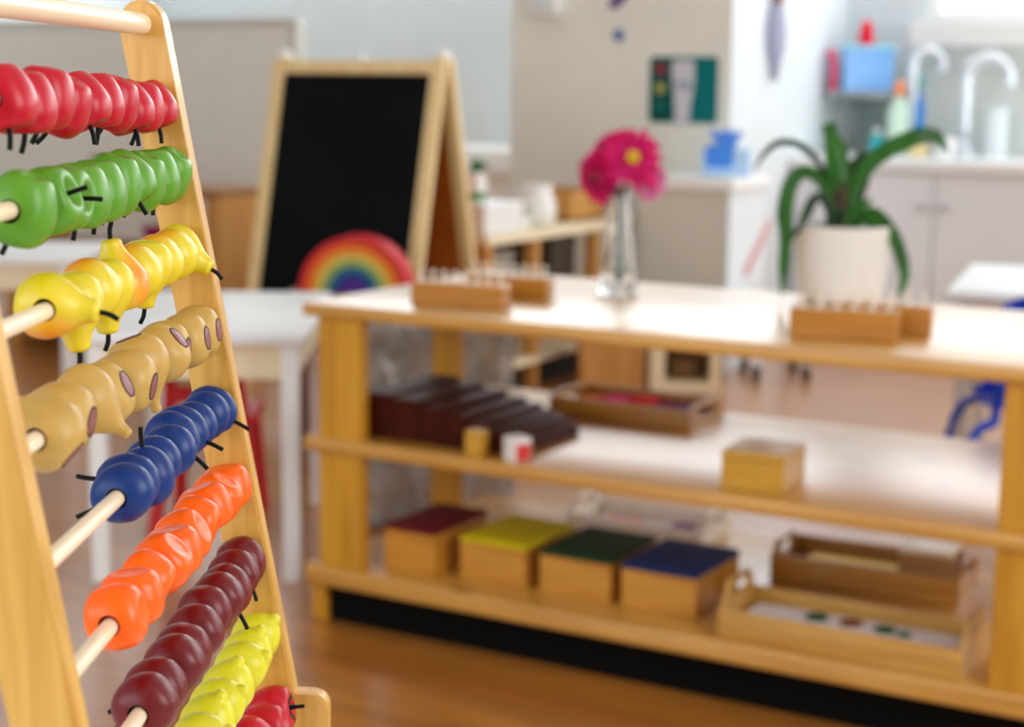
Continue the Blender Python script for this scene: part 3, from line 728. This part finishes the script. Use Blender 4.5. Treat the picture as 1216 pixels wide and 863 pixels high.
# ------------------------------------------------------------------ plastic bags behind the left end of the shelf
def bag(label, loc, w, d, h, seed):
    bm = bmesh.new(); nu, nv = 40, 46; g = []
    for j in range(nv):
        v = j/(nv-1); row = []
        for i in range(nu):
            a = 2*PI*i/nu; c, s = math.cos(a), math.sin(a)
            sx = math.copysign(abs(c)**.45, c)*w/2; sy_ = math.copysign(abs(s)**.8, s)*d/2*(1-.75*v**3)
            p = Vector((sx, sy_, v*h)); q = Vector((sx*26, seed+sy_*20, v*h*3.2))
            k = mnoise.noise(q)*.018+mnoise.noise(q*2.7)*.009
            row.append(bm.verts.new(p+Vector((c*k*.5, s*k*1.6, 0)) if 0 < j else p))
        g.append(row)
    for j in range(nv-1):
        for i in range(nu): bm.faces.new((g[j][i], g[j][(i+1) % nu], g[j+1][(i+1) % nu], g[j+1][i]))
    bm.faces.new(g[0][::-1]); bm.faces.new(g[-1])
    o = obj('plastic_bag', bm, M['plastic'], None, smooth=True); o.location = loc; o.rotation_euler = (0, 0, YAW)
    return tag(o, label, 'bag', 'crinkled plastic bags behind the shelf')
bag('crinkled clear plastic bag between the left front post and the post behind it', (-.255, .70, 0), .17, .10, .50, 1.3)
bag('crinkled silvery plastic bag seen to the right of the rear post', (-.075, .80, 0), .13, .07, .50, 7.7)

# ------------------------------------------------------------------ tables
def simple_table(label, fr, ang, w, d, h, leg=.045, apron=.07, group='white children\'s tables'):
    """fr: front right corner on the floor; ang: turn; body runs to the left and away"""
    t = thing('table', label, 'table', (fr[0], fr[1], 0), ang, group)
    obj('table_top', box(-w, 0, 0, d, h-.024, h, .006, 3), M['white_paint'], t, autosmooth=40)
    i = .02
    bm = bmesh.new()
    add_box(bm, -w+i, -i, i, i+.018, h-.024-apron, h-.024); add_box(bm, -w+i, -i, d-i-.018, d-i, h-.024-apron, h-.024)
    add_box(bm, -w+i, -w+i+.018, i+.018, d-i-.018, h-.024-apron, h-.024); add_box(bm, -i-.018, -i, i+.018, d-i-.018, h-.024-apron, h-.024)
    obj('apron', bm, M['cream_wood'], t)
    for x in (-w+i-.004, -i-leg+.004):
        for y in (i-.004, d-i-leg+.004): obj('leg', box(x, x+leg, y, y+leg, 0, h-.024, .004), M['white_paint'], t)
    return t
simple_table('white wooden table behind the abacus post, left of the shelf end', (-.135, .19), .56, .46, .72, .523, leg=.036)
simple_table('white wooden table far left, seen between the green and yellow beads', (-1.50, .955), .56, .7, .5, .533)
# chair tucked under the left table
RED = paint('red_chair_paint', (200, 28, 36), (210, 40, 46), .4, .3)
ch = thing('chair', 'small red chair tucked under the white table behind the abacus', 'chair', (-.628, .480, 0), .56, None)
obj('seat', box(-.10, .11, -.10, .12, .25, .275, .006, 3), RED, ch)
for sx in (-1, 1):
    obj('leg', tube([(sx*.085, -.08, .25), (sx*.118, -.13, 0)], .016, 12), RED, ch, autosmooth=40); obj('leg', tube([(sx*.085, .10, .25), (sx*.10, .14, 0)], .016, 12), RED, ch, autosmooth=40)
    obj('back_post', tube([(sx*.085, -.085, .26), (sx*.07, -.12, .45)], .014, 12), RED, ch, autosmooth=40)
obj('back_rail', box(-.078, .078, -.126, -.104, .38, .44, .004), RED, ch); obj('back_rail', box(-.082, .082, -.118, -.098, .31, .345, .004), RED, ch)
# right table and blue chair
def right_table():
    t = thing('table', 'white table behind the right end of the shelf, with a blue chair', 'table', (.748, 1.63, 0), 0.18, 'white children\'s tables')
    obj('table_top', box(0, 1.0, 0, .72, .505, .533, .008, 3), M['white_paint'], t, autosmooth=40)
    bm = bmesh.new(); add_box(bm, .05, .95, .04, .06, .44, .505); add_box(bm, .05, .95, .66, .68, .44, .505); add_box(bm, .05, .07, .06, .66, .44, .505); add_box(bm, .93, .95, .06, .66, .44, .505)
    obj('apron', bm, M['cream_wood'], t)
    for x in (.03, .93):
        for y in (.03, .645): obj('leg', box(x, x+.04, y, y+.04, 0, .505, .004), M['grey_panel'], t)
right_table()
BLUE = paint('blue_plastic', (14, 66, 190), (18, 74, 204), .3, .4)
bc = thing('chair', 'bright blue plastic chair at the white table on the right', 'chair', (1.06, 1.38, 0), YAW-.15)
bm = bmesh.new(); g = []
for j in range(9):
    v = j/8; row = []
    for i in range(13):
        u = i/12*2-1; row.append(bm.verts.new((u*(.155-.03*v*v), -.16-.05*v+.05*u*u, .36+.235*v-.03*v*abs(u)**3)))
    g.append(row)
for j in range(8):
    for i in range(12): bm.faces.new((g[j][i], g[j][i+1], g[j+1][i+1], g[j+1][i]))
bmesh.ops.solidify(bm, geom=bm.faces[:], thickness=.012)
obj('backrest', bm, BLUE, bc, smooth=True)
bm = bmesh.new(); g = []
for j in range(9):
    v = j/8*2-1; row = []
    for i in range(11):
        u = i/10*2-1; row.append(bm.verts.new((u*.15, v*.15-.01, .315+.012*(u*u+v*v))))
    g.append(row)
for j in range(8):
    for i in range(10): bm.faces.new((g[j][i], g[j][i+1], g[j+1][i+1], g[j+1][i]))
bmesh.ops.solidify(bm, geom=bm.faces[:], thickness=.014)
obj('seat', bm, BLUE, bc, smooth=True)
for sx in (-1, 1):
    obj('leg', tube(spline([(sx*.12, -.165, .40), (sx*.125, -.145, .33), (sx*.13, -.15, .30), (sx*.165, -.175, .285), (sx*.19, -.19, .22), (sx*.20, -.20, .01)], 6), .011, 12), BLUE, bc, smooth=True)
    obj('leg', tube(spline([(sx*.13, .12, .31), (sx*.165, .15, .28), (sx*.19, .17, .2), (sx*.20, .18, .01)], 6), .011, 12), BLUE, bc, smooth=True)

# ------------------------------------------------------------------ low shelf unit behind the easel
lu = thing('shelf_unit', 'low cream shelf with dark compartments behind the easel', 'shelf', (-.87, 2.13, 0), 0)
# long side runs away from the viewer (+y), open side faces +x
LW, LD = .40, 1.05
obj('top_board', box(-LW, 0.0, 0, LD, .510, .542, .004), M['cream_wood'], lu)
obj('middle_board', box(-LW+.013, -.052, 0, LD, .30, .32, .003), M['cream_wood'], lu)
obj('bottom_board', box(-LW, 0.0, 0, LD, .09, .115, .004), M['cream_wood'], lu)
obj('shade_block', box(-LW+.02, -.052, .02, LD-.02, 0, .089), M['black'], lu)  # black box added where the gap below the board is only in shadow
for y in (0.0, .31, .75): obj('post', box(-.05, -.004, y, y+.035, .0, .51, .003), M['tan_wood'], lu)
obj('back_board', box(-LW, -LW+.012, .0, LD, .1155, .51), flat('slate_back', (58, 62, 64), .7), lu, label='dark back board')
for (y0, y1, z0, h, c, nm, nn) in ((.03, .15, .3205, .16, (88, 104, 120), 'blue grey', 'storage_box'), (.17, .30, .3205, .15, (150, 146, 136), 'grey', 'storage_box'), (.38, .52, .3205, .05, (226, 212, 182), 'cream', 'storage_box'), (.56, .74, .3205, .17, (70, 62, 50), 'dark brown', 'storage_box')):
    t = thing(nn, '%s box in the low cream shelf behind the easel' % nm, 'box', (-.87-.28, 2.13, 0), 0, 'boxes in the low cream shelf')
    obj('body', box(0, .2, y0, y1, z0, z0+h*.8, .004), flat(nm.replace(' ', '_')+'_box', c), t); obj('lid', box(-.003, .203, y0-.003, y1+.003, z0+h*.8+.0005, z0+h, .004), flat(nm.replace(' ', '_')+'_box_lid', tuple(min(255, int(v*1.12)) for v in c)), t)
# things on its top
jg = thing('jug', 'white ceramic jug on the low cream shelf, left of the pink flowers', 'jug', (-.98, 2.64, .5427))
obj('body', lathe([(0, 0), (.05, 0), (.062, .02), (.066, .06), (.055, .10), (.045, .125), (.05, .14), (.046, .14), (.041, .125), (.05, .1), (.06, .06), (.055, .02), (0, .01)], 28), M['white_satin'], jg, smooth=True)
obj('handle', tube(spline([(-.045, 0, .12), (-.085, 0, .11), (-.09, 0, .07), (-.062, 0, .04)], 6), .007, 10), M['white_satin'], jg, smooth=True)
o = obj('cloth', box(-1.06, -.94, 2.40, 2.54, .5427, .575, .012, 3), flat('pale_cloth', (228, 226, 218), .9)); tag(o, 'folded pale cloth on the low cream shelf beside the white jug', 'cloth')
bb = thing('wooden_crate', 'tan wooden crate on the far end of the low cream shelf, left of the flowers', 'crate', (-1.16, 2.84, .5427))
obj('base', box(0, .21, 0, .26, 0, .01), M['tan_wood'], bb)
for (a0, a1, b0, b1) in ((0, .21, 0, .012), (0, .21, .248, .26), (0, .012, .012, .248), (.198, .21, .012, .248)): obj('side_board', box(a0, a1, b0, b1, 0, .105, .003), M['tan_wood'], bb)
sb = thing('spray_bottle', 'white bottle with green trigger cap behind the easel\'s right leg', 'bottle', (-.955, 2.19, .6435))
wbx = thing('storage_box', 'white box on the low cream shelf, under the green-capped bottle', 'box', (-1.06, 2.14, .5427))
obj('body', box(0, .17, 0, .24, 0, .08, .006), M['white_satin'], wbx); obj('lid', box(-.003, .173, -.003, .243, .0805, .10, .004), M['white_paint'], wbx)
obj('body', lathe([(0, 0), (.03, 0), (.033, .01), (.033, .07), (.02, .095), (.012, .1), (0, .1)], 24), M['white_satin'], sb, smooth=True)
obj('cap', lathe([(0, .1), (.018, .1), (.018, .125), (.012, .14), (0, .142)], 20), flat('green_cap', (16, 120, 60)), sb, smooth=True, label='green cap'); obj('label_band', lathe([(.0335, .012), (.0335, .035)], 24), flat('green_band', (20, 130, 40)), sb, label='green band'); 
obj('trigger', box(.012, .045, -.006, .006, .115, .13, .003), flat('green_trigger', (16, 110, 56)), sb)
# wooden box and crate on the floor behind the shelf
fb = thing('wooden_crate', 'tan wooden crate standing on the floor, seen above the dark tray', 'crate', (-.73, 2.50, 0), YAW)
for (a0, a1, b0, b1) in ((0, .22, 0, .014), (0, .22, .20, .214), (0, .014, .014, .20), (.206, .22, .014, .20)): obj('side_board', box(a0, a1, b0, b1, 0, .24, .003), M['tan_wood'], fb)
obj('base', box(.014, .206, .014, .20, 0, .012), M['tan_wood'], fb)
cu = thing('cubby_box', 'open-fronted cream cubby box on the floor right of the tan crate', 'box', (-.515, 2.60, 0), YAW+.0)
obj('side_board', box(0, .05, 0, .22, 0, .17, .004), M['cream_wood'], cu); obj('side_board', box(.205, .235, 0, .22, 0, .17, .004), M['cream_wood'], cu)
obj('top_board', box(0, .235, 0, .22, .1705, .19, .004), M['cream_wood'], cu); obj('base', box(.05, .205, 0, .22, 0, .035, .003), M['cream_wood'], cu); obj('back_board', box(.05, .205, .2, .215, .035, .17), M['brown_wood'], cu)
o = obj('basket', lathe([(0, 0), (.05, 0), (.062, .07), (.057, .07), (.046, .006), (0, .006)], 24), flat('wicker', (120, 92, 60), .8)); o.location = Vector((-.515, 2.60, .0355))+Matrix.Rotation(YAW, 3, 'Z')@Vector((.127, .11, 0)); tag(o, 'small woven basket inside the cream cubby box', 'basket')
# stool with black feet
sl = thing('stool', 'white stool with black feet on the far floor beyond the shelf', 'stool', (-.50, 3.02, 0), YAW)
sl.location = (-.29, 3.17, 0)
obj('seat', lathe([(0, .25), (.12, .25), (.13, .262), (.12, .275), (0, .275)], 28), M['white_satin'], sl, autosmooth=40)
for a in (PI*.28, PI*.78, PI*1.28, PI*1.78):
    c, s = math.cos(a), math.sin(a); lg = obj('leg', tube([(c*.09, s*.09, .25), (c*.125, s*.125, .03)], .011, 12), M['white_satin'], sl, autosmooth=40)
    obj('rubber_foot', tube([(c*.124, s*.124, .05), (c*.13, s*.13, .0)], .016, 12), M['black'], lg, autosmooth=40, label='black rubber foot')

# ------------------------------------------------------------------ left background: screen and brown shelf
dv = thing('room_divider', 'tall beige fabric screen standing behind the abacus and easel', 'room divider', (-2.44, 3.22, 0))
obj('panel', box(-2.0, -.035, -.02, .02, .12, 1.255), M['divider'], dv); 
obj('frame', add_box(add_box(box(-.035, 0, -.03, .03, .0, 1.285, .004), -2.0, -.035, -.03, .03, 1.255, 1.285, .004), -2.035, -2.0, -.03, .03, 0, 1.285, .004), flat('pale_grey_frame', (206, 204, 196)), dv, label='pale frame')
for xx in (-1.95, -.12): obj('foot', box(xx-.03, xx+.03, -.2, .2, 0, .03, .005), M['metal'], dv)
ls = thing('shelf_unit', 'brown wooden shelf against the beige screen, behind the abacus', 'shelf', (-2.115, 2.29, 0), .10)
obj('top_board', box(-1.0, 0, 0, .34, .60, .63, .004), M['brown_wood'], ls); obj('middle_board', box(-1.0, -.06, 0, .34, .36, .40, .004), M['brown_wood'], ls); obj('bottom_board', box(-1.0, -.06, 0, .34, .08, .11, .004), M['brown_wood'], ls)
for xx in (-1.0, -.06): obj('end_board', box(xx, xx+.06, .002, .338, 0, .60, .003), M['tan_wood'], ls)
LSR = Matrix.Rotation(.10, 3, 'Z')
def on_ls(x, y, z): return Vector((-2.115, 2.29, 0))+LSR@Vector((x, y, z))
jr = thing('storage_jar', 'white jar with a red lid on the brown shelf behind the green beads', 'jar', on_ls(-.60, .12, .63))
obj('body', lathe([(0, 0), (.055, 0), (.06, .01), (.06, .07), (.05, .085), (0, .085)], 24), M['white_satin'], jr, smooth=True); obj('lid', lathe([(0, .0855), (.052, .0855), (.052, .105), (0, .108)], 24), flat('red_lid', (170, 60, 60)), jr, smooth=True, label='red lid')
o = obj('bowl', lathe([(0, 0), (.035, 0), (.062, .035), (.07, .075), (.065, .075), (.056, .036), (0, .008)], 28), M['white_satin'], None, smooth=True); o.location = on_ls(-.44, .12, .63); tag(o, 'white bowl on the brown shelf behind the green beads', 'bowl')
o = obj('bowl', lathe([(0, 0), (.04, 0), (.07, .03), (.085, .075), (.08, .075), (.065, .032), (0, .008)], 28), flat('magenta_bowl', (150, 20, 80)), None, smooth=True); o.location = on_ls(-.33, .12, .402); tag(o, 'magenta bowl on the middle of the brown shelf behind the beads', 'bowl')

# ------------------------------------------------------------------ wall of the poster
YP = 3.4656
po = thing('traffic_light_sign', 'dark green traffic light poster with a white centre on the beige wall', 'poster', (-.814, YP, 1.010))
TEAL = flat('teal_card', (0, 112, 114), .8); DG = flat('deep_green_card', (0, 78, 74), .8)
def rrect(w0, w1, z0, z1, r):
    o_ = []
    for cx, cz, a0 in ((w1-r, z0+r, -PI/2), (w1-r, z1-r, 0), (w0+r, z1-r, PI/2), (w0+r, z0+r, PI)):
        for i in range(6): a = a0+PI/2*i/5; o_.append((cx+r*math.cos(a), cz+r*math.sin(a)))
    return o_
obj('card', prism(rrect(-.142, .142, -.125, .125, .016), 'y', -.004, 0), TEAL, po)
obj('lamp_panel', prism(rrect(-.132, -.045, -.118, .118, .01), 'y', -.006, -.0041), DG, po)
for z, c, nm in ((.078, (150, 40, 66), 'red'), (.006, (170, 170, 90), 'yellow'), (-.062, (0, 110, 96), 'green')):
    obj('lamp', lathe([(0, 0), (.021, 0), (.021, .0015), (0, .002)], 24, mtx=Matrix.Translation((-.094, -.0062, z))@Matrix.Rotation(PI/2, 4, 'X')), flat(nm+'_lamp_print', c), po, label=nm+' lamp spot')
obj('centre_panel', prism([(-.030, -.13), (.030, -.13), (.032, -.06), (.042, .0), (.046, .04), (.046, .10), (.036, .112), (-.036, .112), (-.046, .10), (-.046, .04), (-.038, .0), (-.033, -.06)], 'y', -.007, -.0041), flat('pale_card', (206, 206, 214)), po, label='white centre shape')
obj('centre_mark', add_box(box(-.030, -.006, -.0080, -.0072, .012, .032), .004, .03, -.0080, -.0072, .0, .03), flat('blue_grey_print', (110, 140, 170)), po, label='blue grey marks')
o = obj('wall_dot', lathe([(0, 0), (.022, 0), (.022, .004), (0, .006)], 24, mtx=Matrix.Translation((-1.0932, YP, 1.215))@Matrix.Rotation(PI/2, 4, 'X')), flat('blue_dot', (30, 90, 160))); tag(o, 'small round blue sticker on the beige wall', 'sticker')
o = obj('wall_sticker', prism([(-.045, 1.30), (-.02, 1.295), (.02, 1.325), (.05, 1.37), (.05, 1.42), (.02, 1.40), (-.01, 1.35), (-.045, 1.325)], 'y', YP-.004, YP), flat('purple_sticker', (80, 40, 120))); o.location = (-1.09, 0, .02); tag(o, 'purple curved sticker above the blue one on the beige wall', 'sticker')
wb = thing('wall_dispenser', 'white box fixed high on the beige wall by its left corner', 'dispenser', (-1.395, YP, 1.285))
obj('body', box(-.065, .065, -.07, 0, 0, .165, .012, 3), M['white_satin'], wb, autosmooth=40); obj('cover', box(-.05, .05, -.078, -.0705, .03, .15, .004), M['wall_white'], wb)

# low cabinet under the poster
lc = thing('cabinet', 'low grey cabinet with white worktop below the green poster', 'cabinet', (-.83, 3.12, 0))
obj('body', box(.0, .345, .02, .3446, 0, .655, .003), M['grey_panel'], lc)
obj('side_panel', box(.346, .365, .01, .3446, 0, .655, .002), M['wall_white'], lc, label='white end panel')
obj('worktop', box(-.02, .385, -.02, .3446, .656, .702, .006, 3), M['white_paint'], lc, autosmooth=40, label='white worktop')
tx = thing('tissue_box', 'blue tissue box with a tissue on the cabinet worktop below the poster', 'tissue box', (-.545, 3.27, .7027), YAW-.2)
bxm = box(-.085, .085, -.06, .06, 0, .10, .006, 3)
obj('box', bxm, flat('pale_blue_box', (176, 212, 246)), tx, autosmooth=40)
obj('blue_panel', prism(rrect(-.072, .03, .03, .115, .02), 'y', -.0625, -.0602), flat('bright_blue_print', (70, 140, 236)), tx)
bm = bmesh.new(); g = []
for j in range(9):
    v = j/8; g.append([bm.verts.new((math.cos(2*PI*i/16)*(.03+.035*v)+.008*math.sin(5*i), math.sin(2*PI*i/16)*(.012+.03*v), .10+.06*v+.012*math.sin(3*i+v*2))) for i in range(16)])
for j in range(8):
    for i in range(16): bm.faces.new((g[j][i], g[j][(i+1) % 16], g[j+1][(i+1) % 16], g[j+1][i]))
bmesh.ops.solidify(bm, geom=bm.faces[:], thickness=.002)
obj('tissue', bm, flat('blue_tissue', (130, 184, 248), .9), tx, smooth=True)

# towel hanging on the white return wall
tw = thing('hanging_cloth', 'grey lilac cloth on a wooden peg on the white return wall', 'cloth', (-.62, 3.86, 1.05))
obj('peg', box(0, .045, -.018, .018, .30, .40, .004), M['hardboard'], tw, label='brown wooden peg')
bm = bmesh.new(); g = []
for j in range(14):
    v = j/13; g.append([bm.verts.new((.02+.012*math.sin(i*1.3+v*2)*(1-v*.3), (i/10-.5)*(.04+.10*math.sin(PI*min(1, (1-v)*1.15))), .33*v)) for i in range(11)])
for j in range(13):
    for i in range(10): bm.faces.new((g[j][i], g[j][i+1], g[j+1][i+1], g[j+1][i]))
bmesh.ops.solidify(bm, geom=bm.faces[:], thickness=.003)
obj('cloth', bm, flat('lilac_cloth', (206, 208, 226), .9), tx if False else tw, smooth=True)
o = obj('pink_reflection', box(-.0, .002, -.02, .02, 0, .30), sheer('painted_pink_reflection', (236, 160, 160), .5)); o.location = (-.4645, 3.28, .34); o.rotation_euler = (math.radians(-52), 0, 0); tag(o, 'painted pink reflection slanting on the white cabinet end', 'reflection')  # a pink streak of reflection, painted as a see-through strip

# ------------------------------------------------------------------ kitchen
KY = 4.11
kc = thing('kitchen_cabinet', 'white kitchen base cabinet with two knobs under the window', 'cabinet', (-.60, KY, 0))
obj('carcass', box(0, 2.9, .02, Y1-KY-.02, .08, .70), M['cabinet'], kc); obj('toe_kick', box(0, 2.9, .07, .5, 0, .08), flat('grey_kick', (150, 150, 150)), kc)
xs = [0, .54, 1.13, 1.72, 2.31, 2.9]
xs = [0.0, .085, .585, 1.085, 1.6, 2.1, 2.9]
for i, (xa, xb) in enumerate(zip(xs, xs[1:])):
    dr = obj('door', box(xa+.003, xb-.003, 0, .0195, .085, .695, .003), M['cabinet'], kc)
    if i == 0: continue
    kx = xb-.045 if i % 2 else xa+.045
    obj('knob', lathe([(0, .03), (.012, .028), (.014, .022), (.006, .016), (.006, 0), (0, 0)], 16, mtx=Matrix.Translation((kx, 0, .565))@Matrix.Rotation(PI/2, 4, 'X')), M['metal'], dr, smooth=True, label='small metal knob')
o = obj('worktop', box(-.62, 2.35, KY-.03, Y1-.013, .701, .75, .006, 3), M['white_paint'], None, autosmooth=40); tag(o, 'white kitchen worktop under the taps', 'worktop')
wall_shelf_z = 1.012
ws = thing('wall_shelf', 'short grey shelf carrying the blue container left of the taps', 'shelf', (-.60, 4.43, 0))
obj('shelf_board', box(.0, .29, 0, .29, wall_shelf_z-.025, wall_shelf_z, .003), flat('grey_shelf', (150, 158, 160)), ws)
for xx in (.03, .25): obj('bracket', add_box(box(xx-.01, xx+.01, .0, .305, wall_shelf_z-.035, wall_shelf_z-.0255), xx-.01, xx+.01, .285, .305, wall_shelf_z-.2, wall_shelf_z-.035), M['metal'], ws)
obj('back_panel', box(0.0, .29, .30, .306, .76, wall_shelf_z-.04), flat('grey_green_panel', (150, 164, 160)), ws)
bx = thing('storage_container', 'pale blue plastic container on the grey kitchen shelf', 'container', (-.455, 4.53, wall_shelf_z), .5)
out = []
w, d, h = .20, .13, .19
bm = bmesh.new()
add_box(bm, -w/2, w/2, -d/2, d/2, 0, .006); add_box(bm, -w/2, w/2, -d/2, -d/2+.005, .006, h); add_box(bm, -w/2, w/2, d/2-.005, d/2, .006, h); add_box(bm, -w/2, -w/2+.005, -d/2+.005, d/2-.005, .006, h); add_box(bm, w/2-.005, w/2, -d/2+.005, d/2-.005, .006, h)
obj('body', bm, flat('pale_blue_plastic', (128, 184, 244), .4, .2), bx); obj('rim', add_box(box(-w/2-.008, w/2+.008, -d/2-.008, -d/2-.0005, h-.02, h, .003), w/2+.0005, w/2+.008, -d/2, d/2, h-.02, h, .003), flat('light_blue_rim', (150, 214, 240), .4), bx)
o = obj('sponge_cloth', lathe([(0, 0), (.05, 0), (.045, .08), (.035, .16), (.03, .22), (.02, .26), (0, .265)], 14), flat('red_cloth', (226, 30, 56), .9), None, smooth=True); o.location = (-.465, 4.535, wall_shelf_z+.007); o.scale = (.95, .95, 1.08); tag(o, 'red cloth sticking out of the pale blue container', 'cloth')
o = obj('scrub_brush', tube(spline([(-.06, 0, 0), (-.055, 0, .10), (-.075, 0, .17)], 6), .016, 12), flat('pink_brush', (232, 70, 110))); o.location = (-.515, 4.45, wall_shelf_z+.0); tag(o, 'pink brush standing left of the pale blue container', 'brush')
def bottle(name, label, loc, r, h, body, cap, capname):
    t = thing(name, label, 'bottle', loc, 0, 'bottles by the kitchen sink')
    obj('body', lathe([(0, 0), (r*.92, 0), (r, .008), (r, h*.62), (r*.45, h*.76), (r*.4, h*.8), (0, h*.8)], 24), body, t, smooth=True)
    obj('cap', lathe([(0, h*.801), (r*.5, h*.801), (r*.5, h*.95), (r*.3, h), (0, h)], 20), cap, t, smooth=True, label=capname)
bottle('soap_bottle', 'pale green bottle behind the plant\'s arching leaf', (-.272, 4.42, .75), .045, .305, flat('pale_green_plastic', (206, 232, 214), .4), flat('orange_cap', (244, 150, 96)), 'orange cap')
bottle('soap_bottle', 'slim blue bottle with teal cap next to the left tap', (-.185, 4.42, .75), .02, .33, flat('blue_liquid', (40, 124, 200), .4), flat('teal_cap', (30, 160, 150)), 'teal cap')
bottle('soap_bottle', 'turquoise bottle lowest among the bottles by the sink', (-.355, 4.40, .75), .03, .11, flat('turquoise_plastic', (60, 170, 180), .4), flat('white_cap', (236, 240, 240)), 'white cap')
o = obj('sponge', box(-.04, .04, -.025, .025, 0, .05, .012, 3), flat('yellow_sponge', (236, 216, 160), .9), None, autosmooth=40); o.location = (-.165, 4.36, .75); tag(o, 'yellow sponge on the worktop by the leaf tip', 'sponge')
def gooseneck(label, loc, h, reach, r, face):
    t = thing('tap', label, 'tap', loc, face, 'kitchen taps')
    obj('base', lathe([(0, 0), (r*2.4, 0), (r*2.4, .012), (r*1.6, .03), (r*1.5, .07), (0, .07)], 24), M['tap'], t, smooth=True)
    pts = [(0, 0, .06), (0, 0, h-reach/2)]+[(reach/2-reach/2*math.cos(PI*i/8), 0, h-reach/2+reach/2*math.sin(PI*i/8)) for i in range(1, 9)]+[(reach, 0, h-reach/2-.03)]
    obj('spout', tube(spline(pts, 5), r, 14), M['tap'], t, smooth=True)
    obj('lever', tube([(0, -r, .05), (0, -.08, .075)], r*.5, 10), M['tap'], t, smooth=True)
gooseneck('tall pale gooseneck tap with its arc to the right, under the window', (-.02, 4.50, .75), .40, .17, .024, .35)
gooseneck('pale tap nearer the blue container, left of the big gooseneck', (-.26, 4.55, .75), .43, .12, .022, .5)
o = obj('paper_roll', lathe([(.018, 0), (.055, 0), (.055, .20), (.018, .20), (.018, 0)], 28), M['wall_white'], None, autosmooth=40); o.location = (-.36, 4.62, 1.13); o.location = (.09, 4.55, .75); tag(o, 'white paper roll standing behind the big gooseneck tap', 'paper roll')
cp = thing('mug', 'white mug at the foot of the gooseneck tap', 'mug', (-.055, 4.36, .75))
obj('body', lathe([(0, 0), (.036, 0), (.04, .008), (.042, .08), (.038, .08), (.036, .01), (0, .008)], 24), M['white_satin'], cp, smooth=True); obj('handle', tube(spline([(.04, 0, .065), (.065, 0, .06), (.065, 0, .03), (.04, 0, .02)], 6), .005, 10), M['white_satin'], cp, smooth=True)
# arched tap of the far left sink, on the back wall
ba = thing('basin', 'white wash basin against the pale blue wall behind the easel', 'sink', (-2.05, 4.45, 0))
obj('stand', box(-.28, .28, -.15, .29, 0, .60, .005), M['white_satin'], ba); obj('bowl', boolean(box(-.34, .34, -.25, .298, .6005, .74, .03, 3), [box(-.26, .26, -.19, .2, .66, .9)]), M['white_satin'], ba, autosmooth=40)
obj('spout', tube(spline([(-.19, .26, .74), (-.19, .26, 1.08)]+[(-.19+.19*(1-math.cos(PI*i/8)), .26, 1.08+.12*math.sin(PI*i/8)) for i in range(1, 9)], 4), .018, 12), M['tap'], ba, smooth=True)
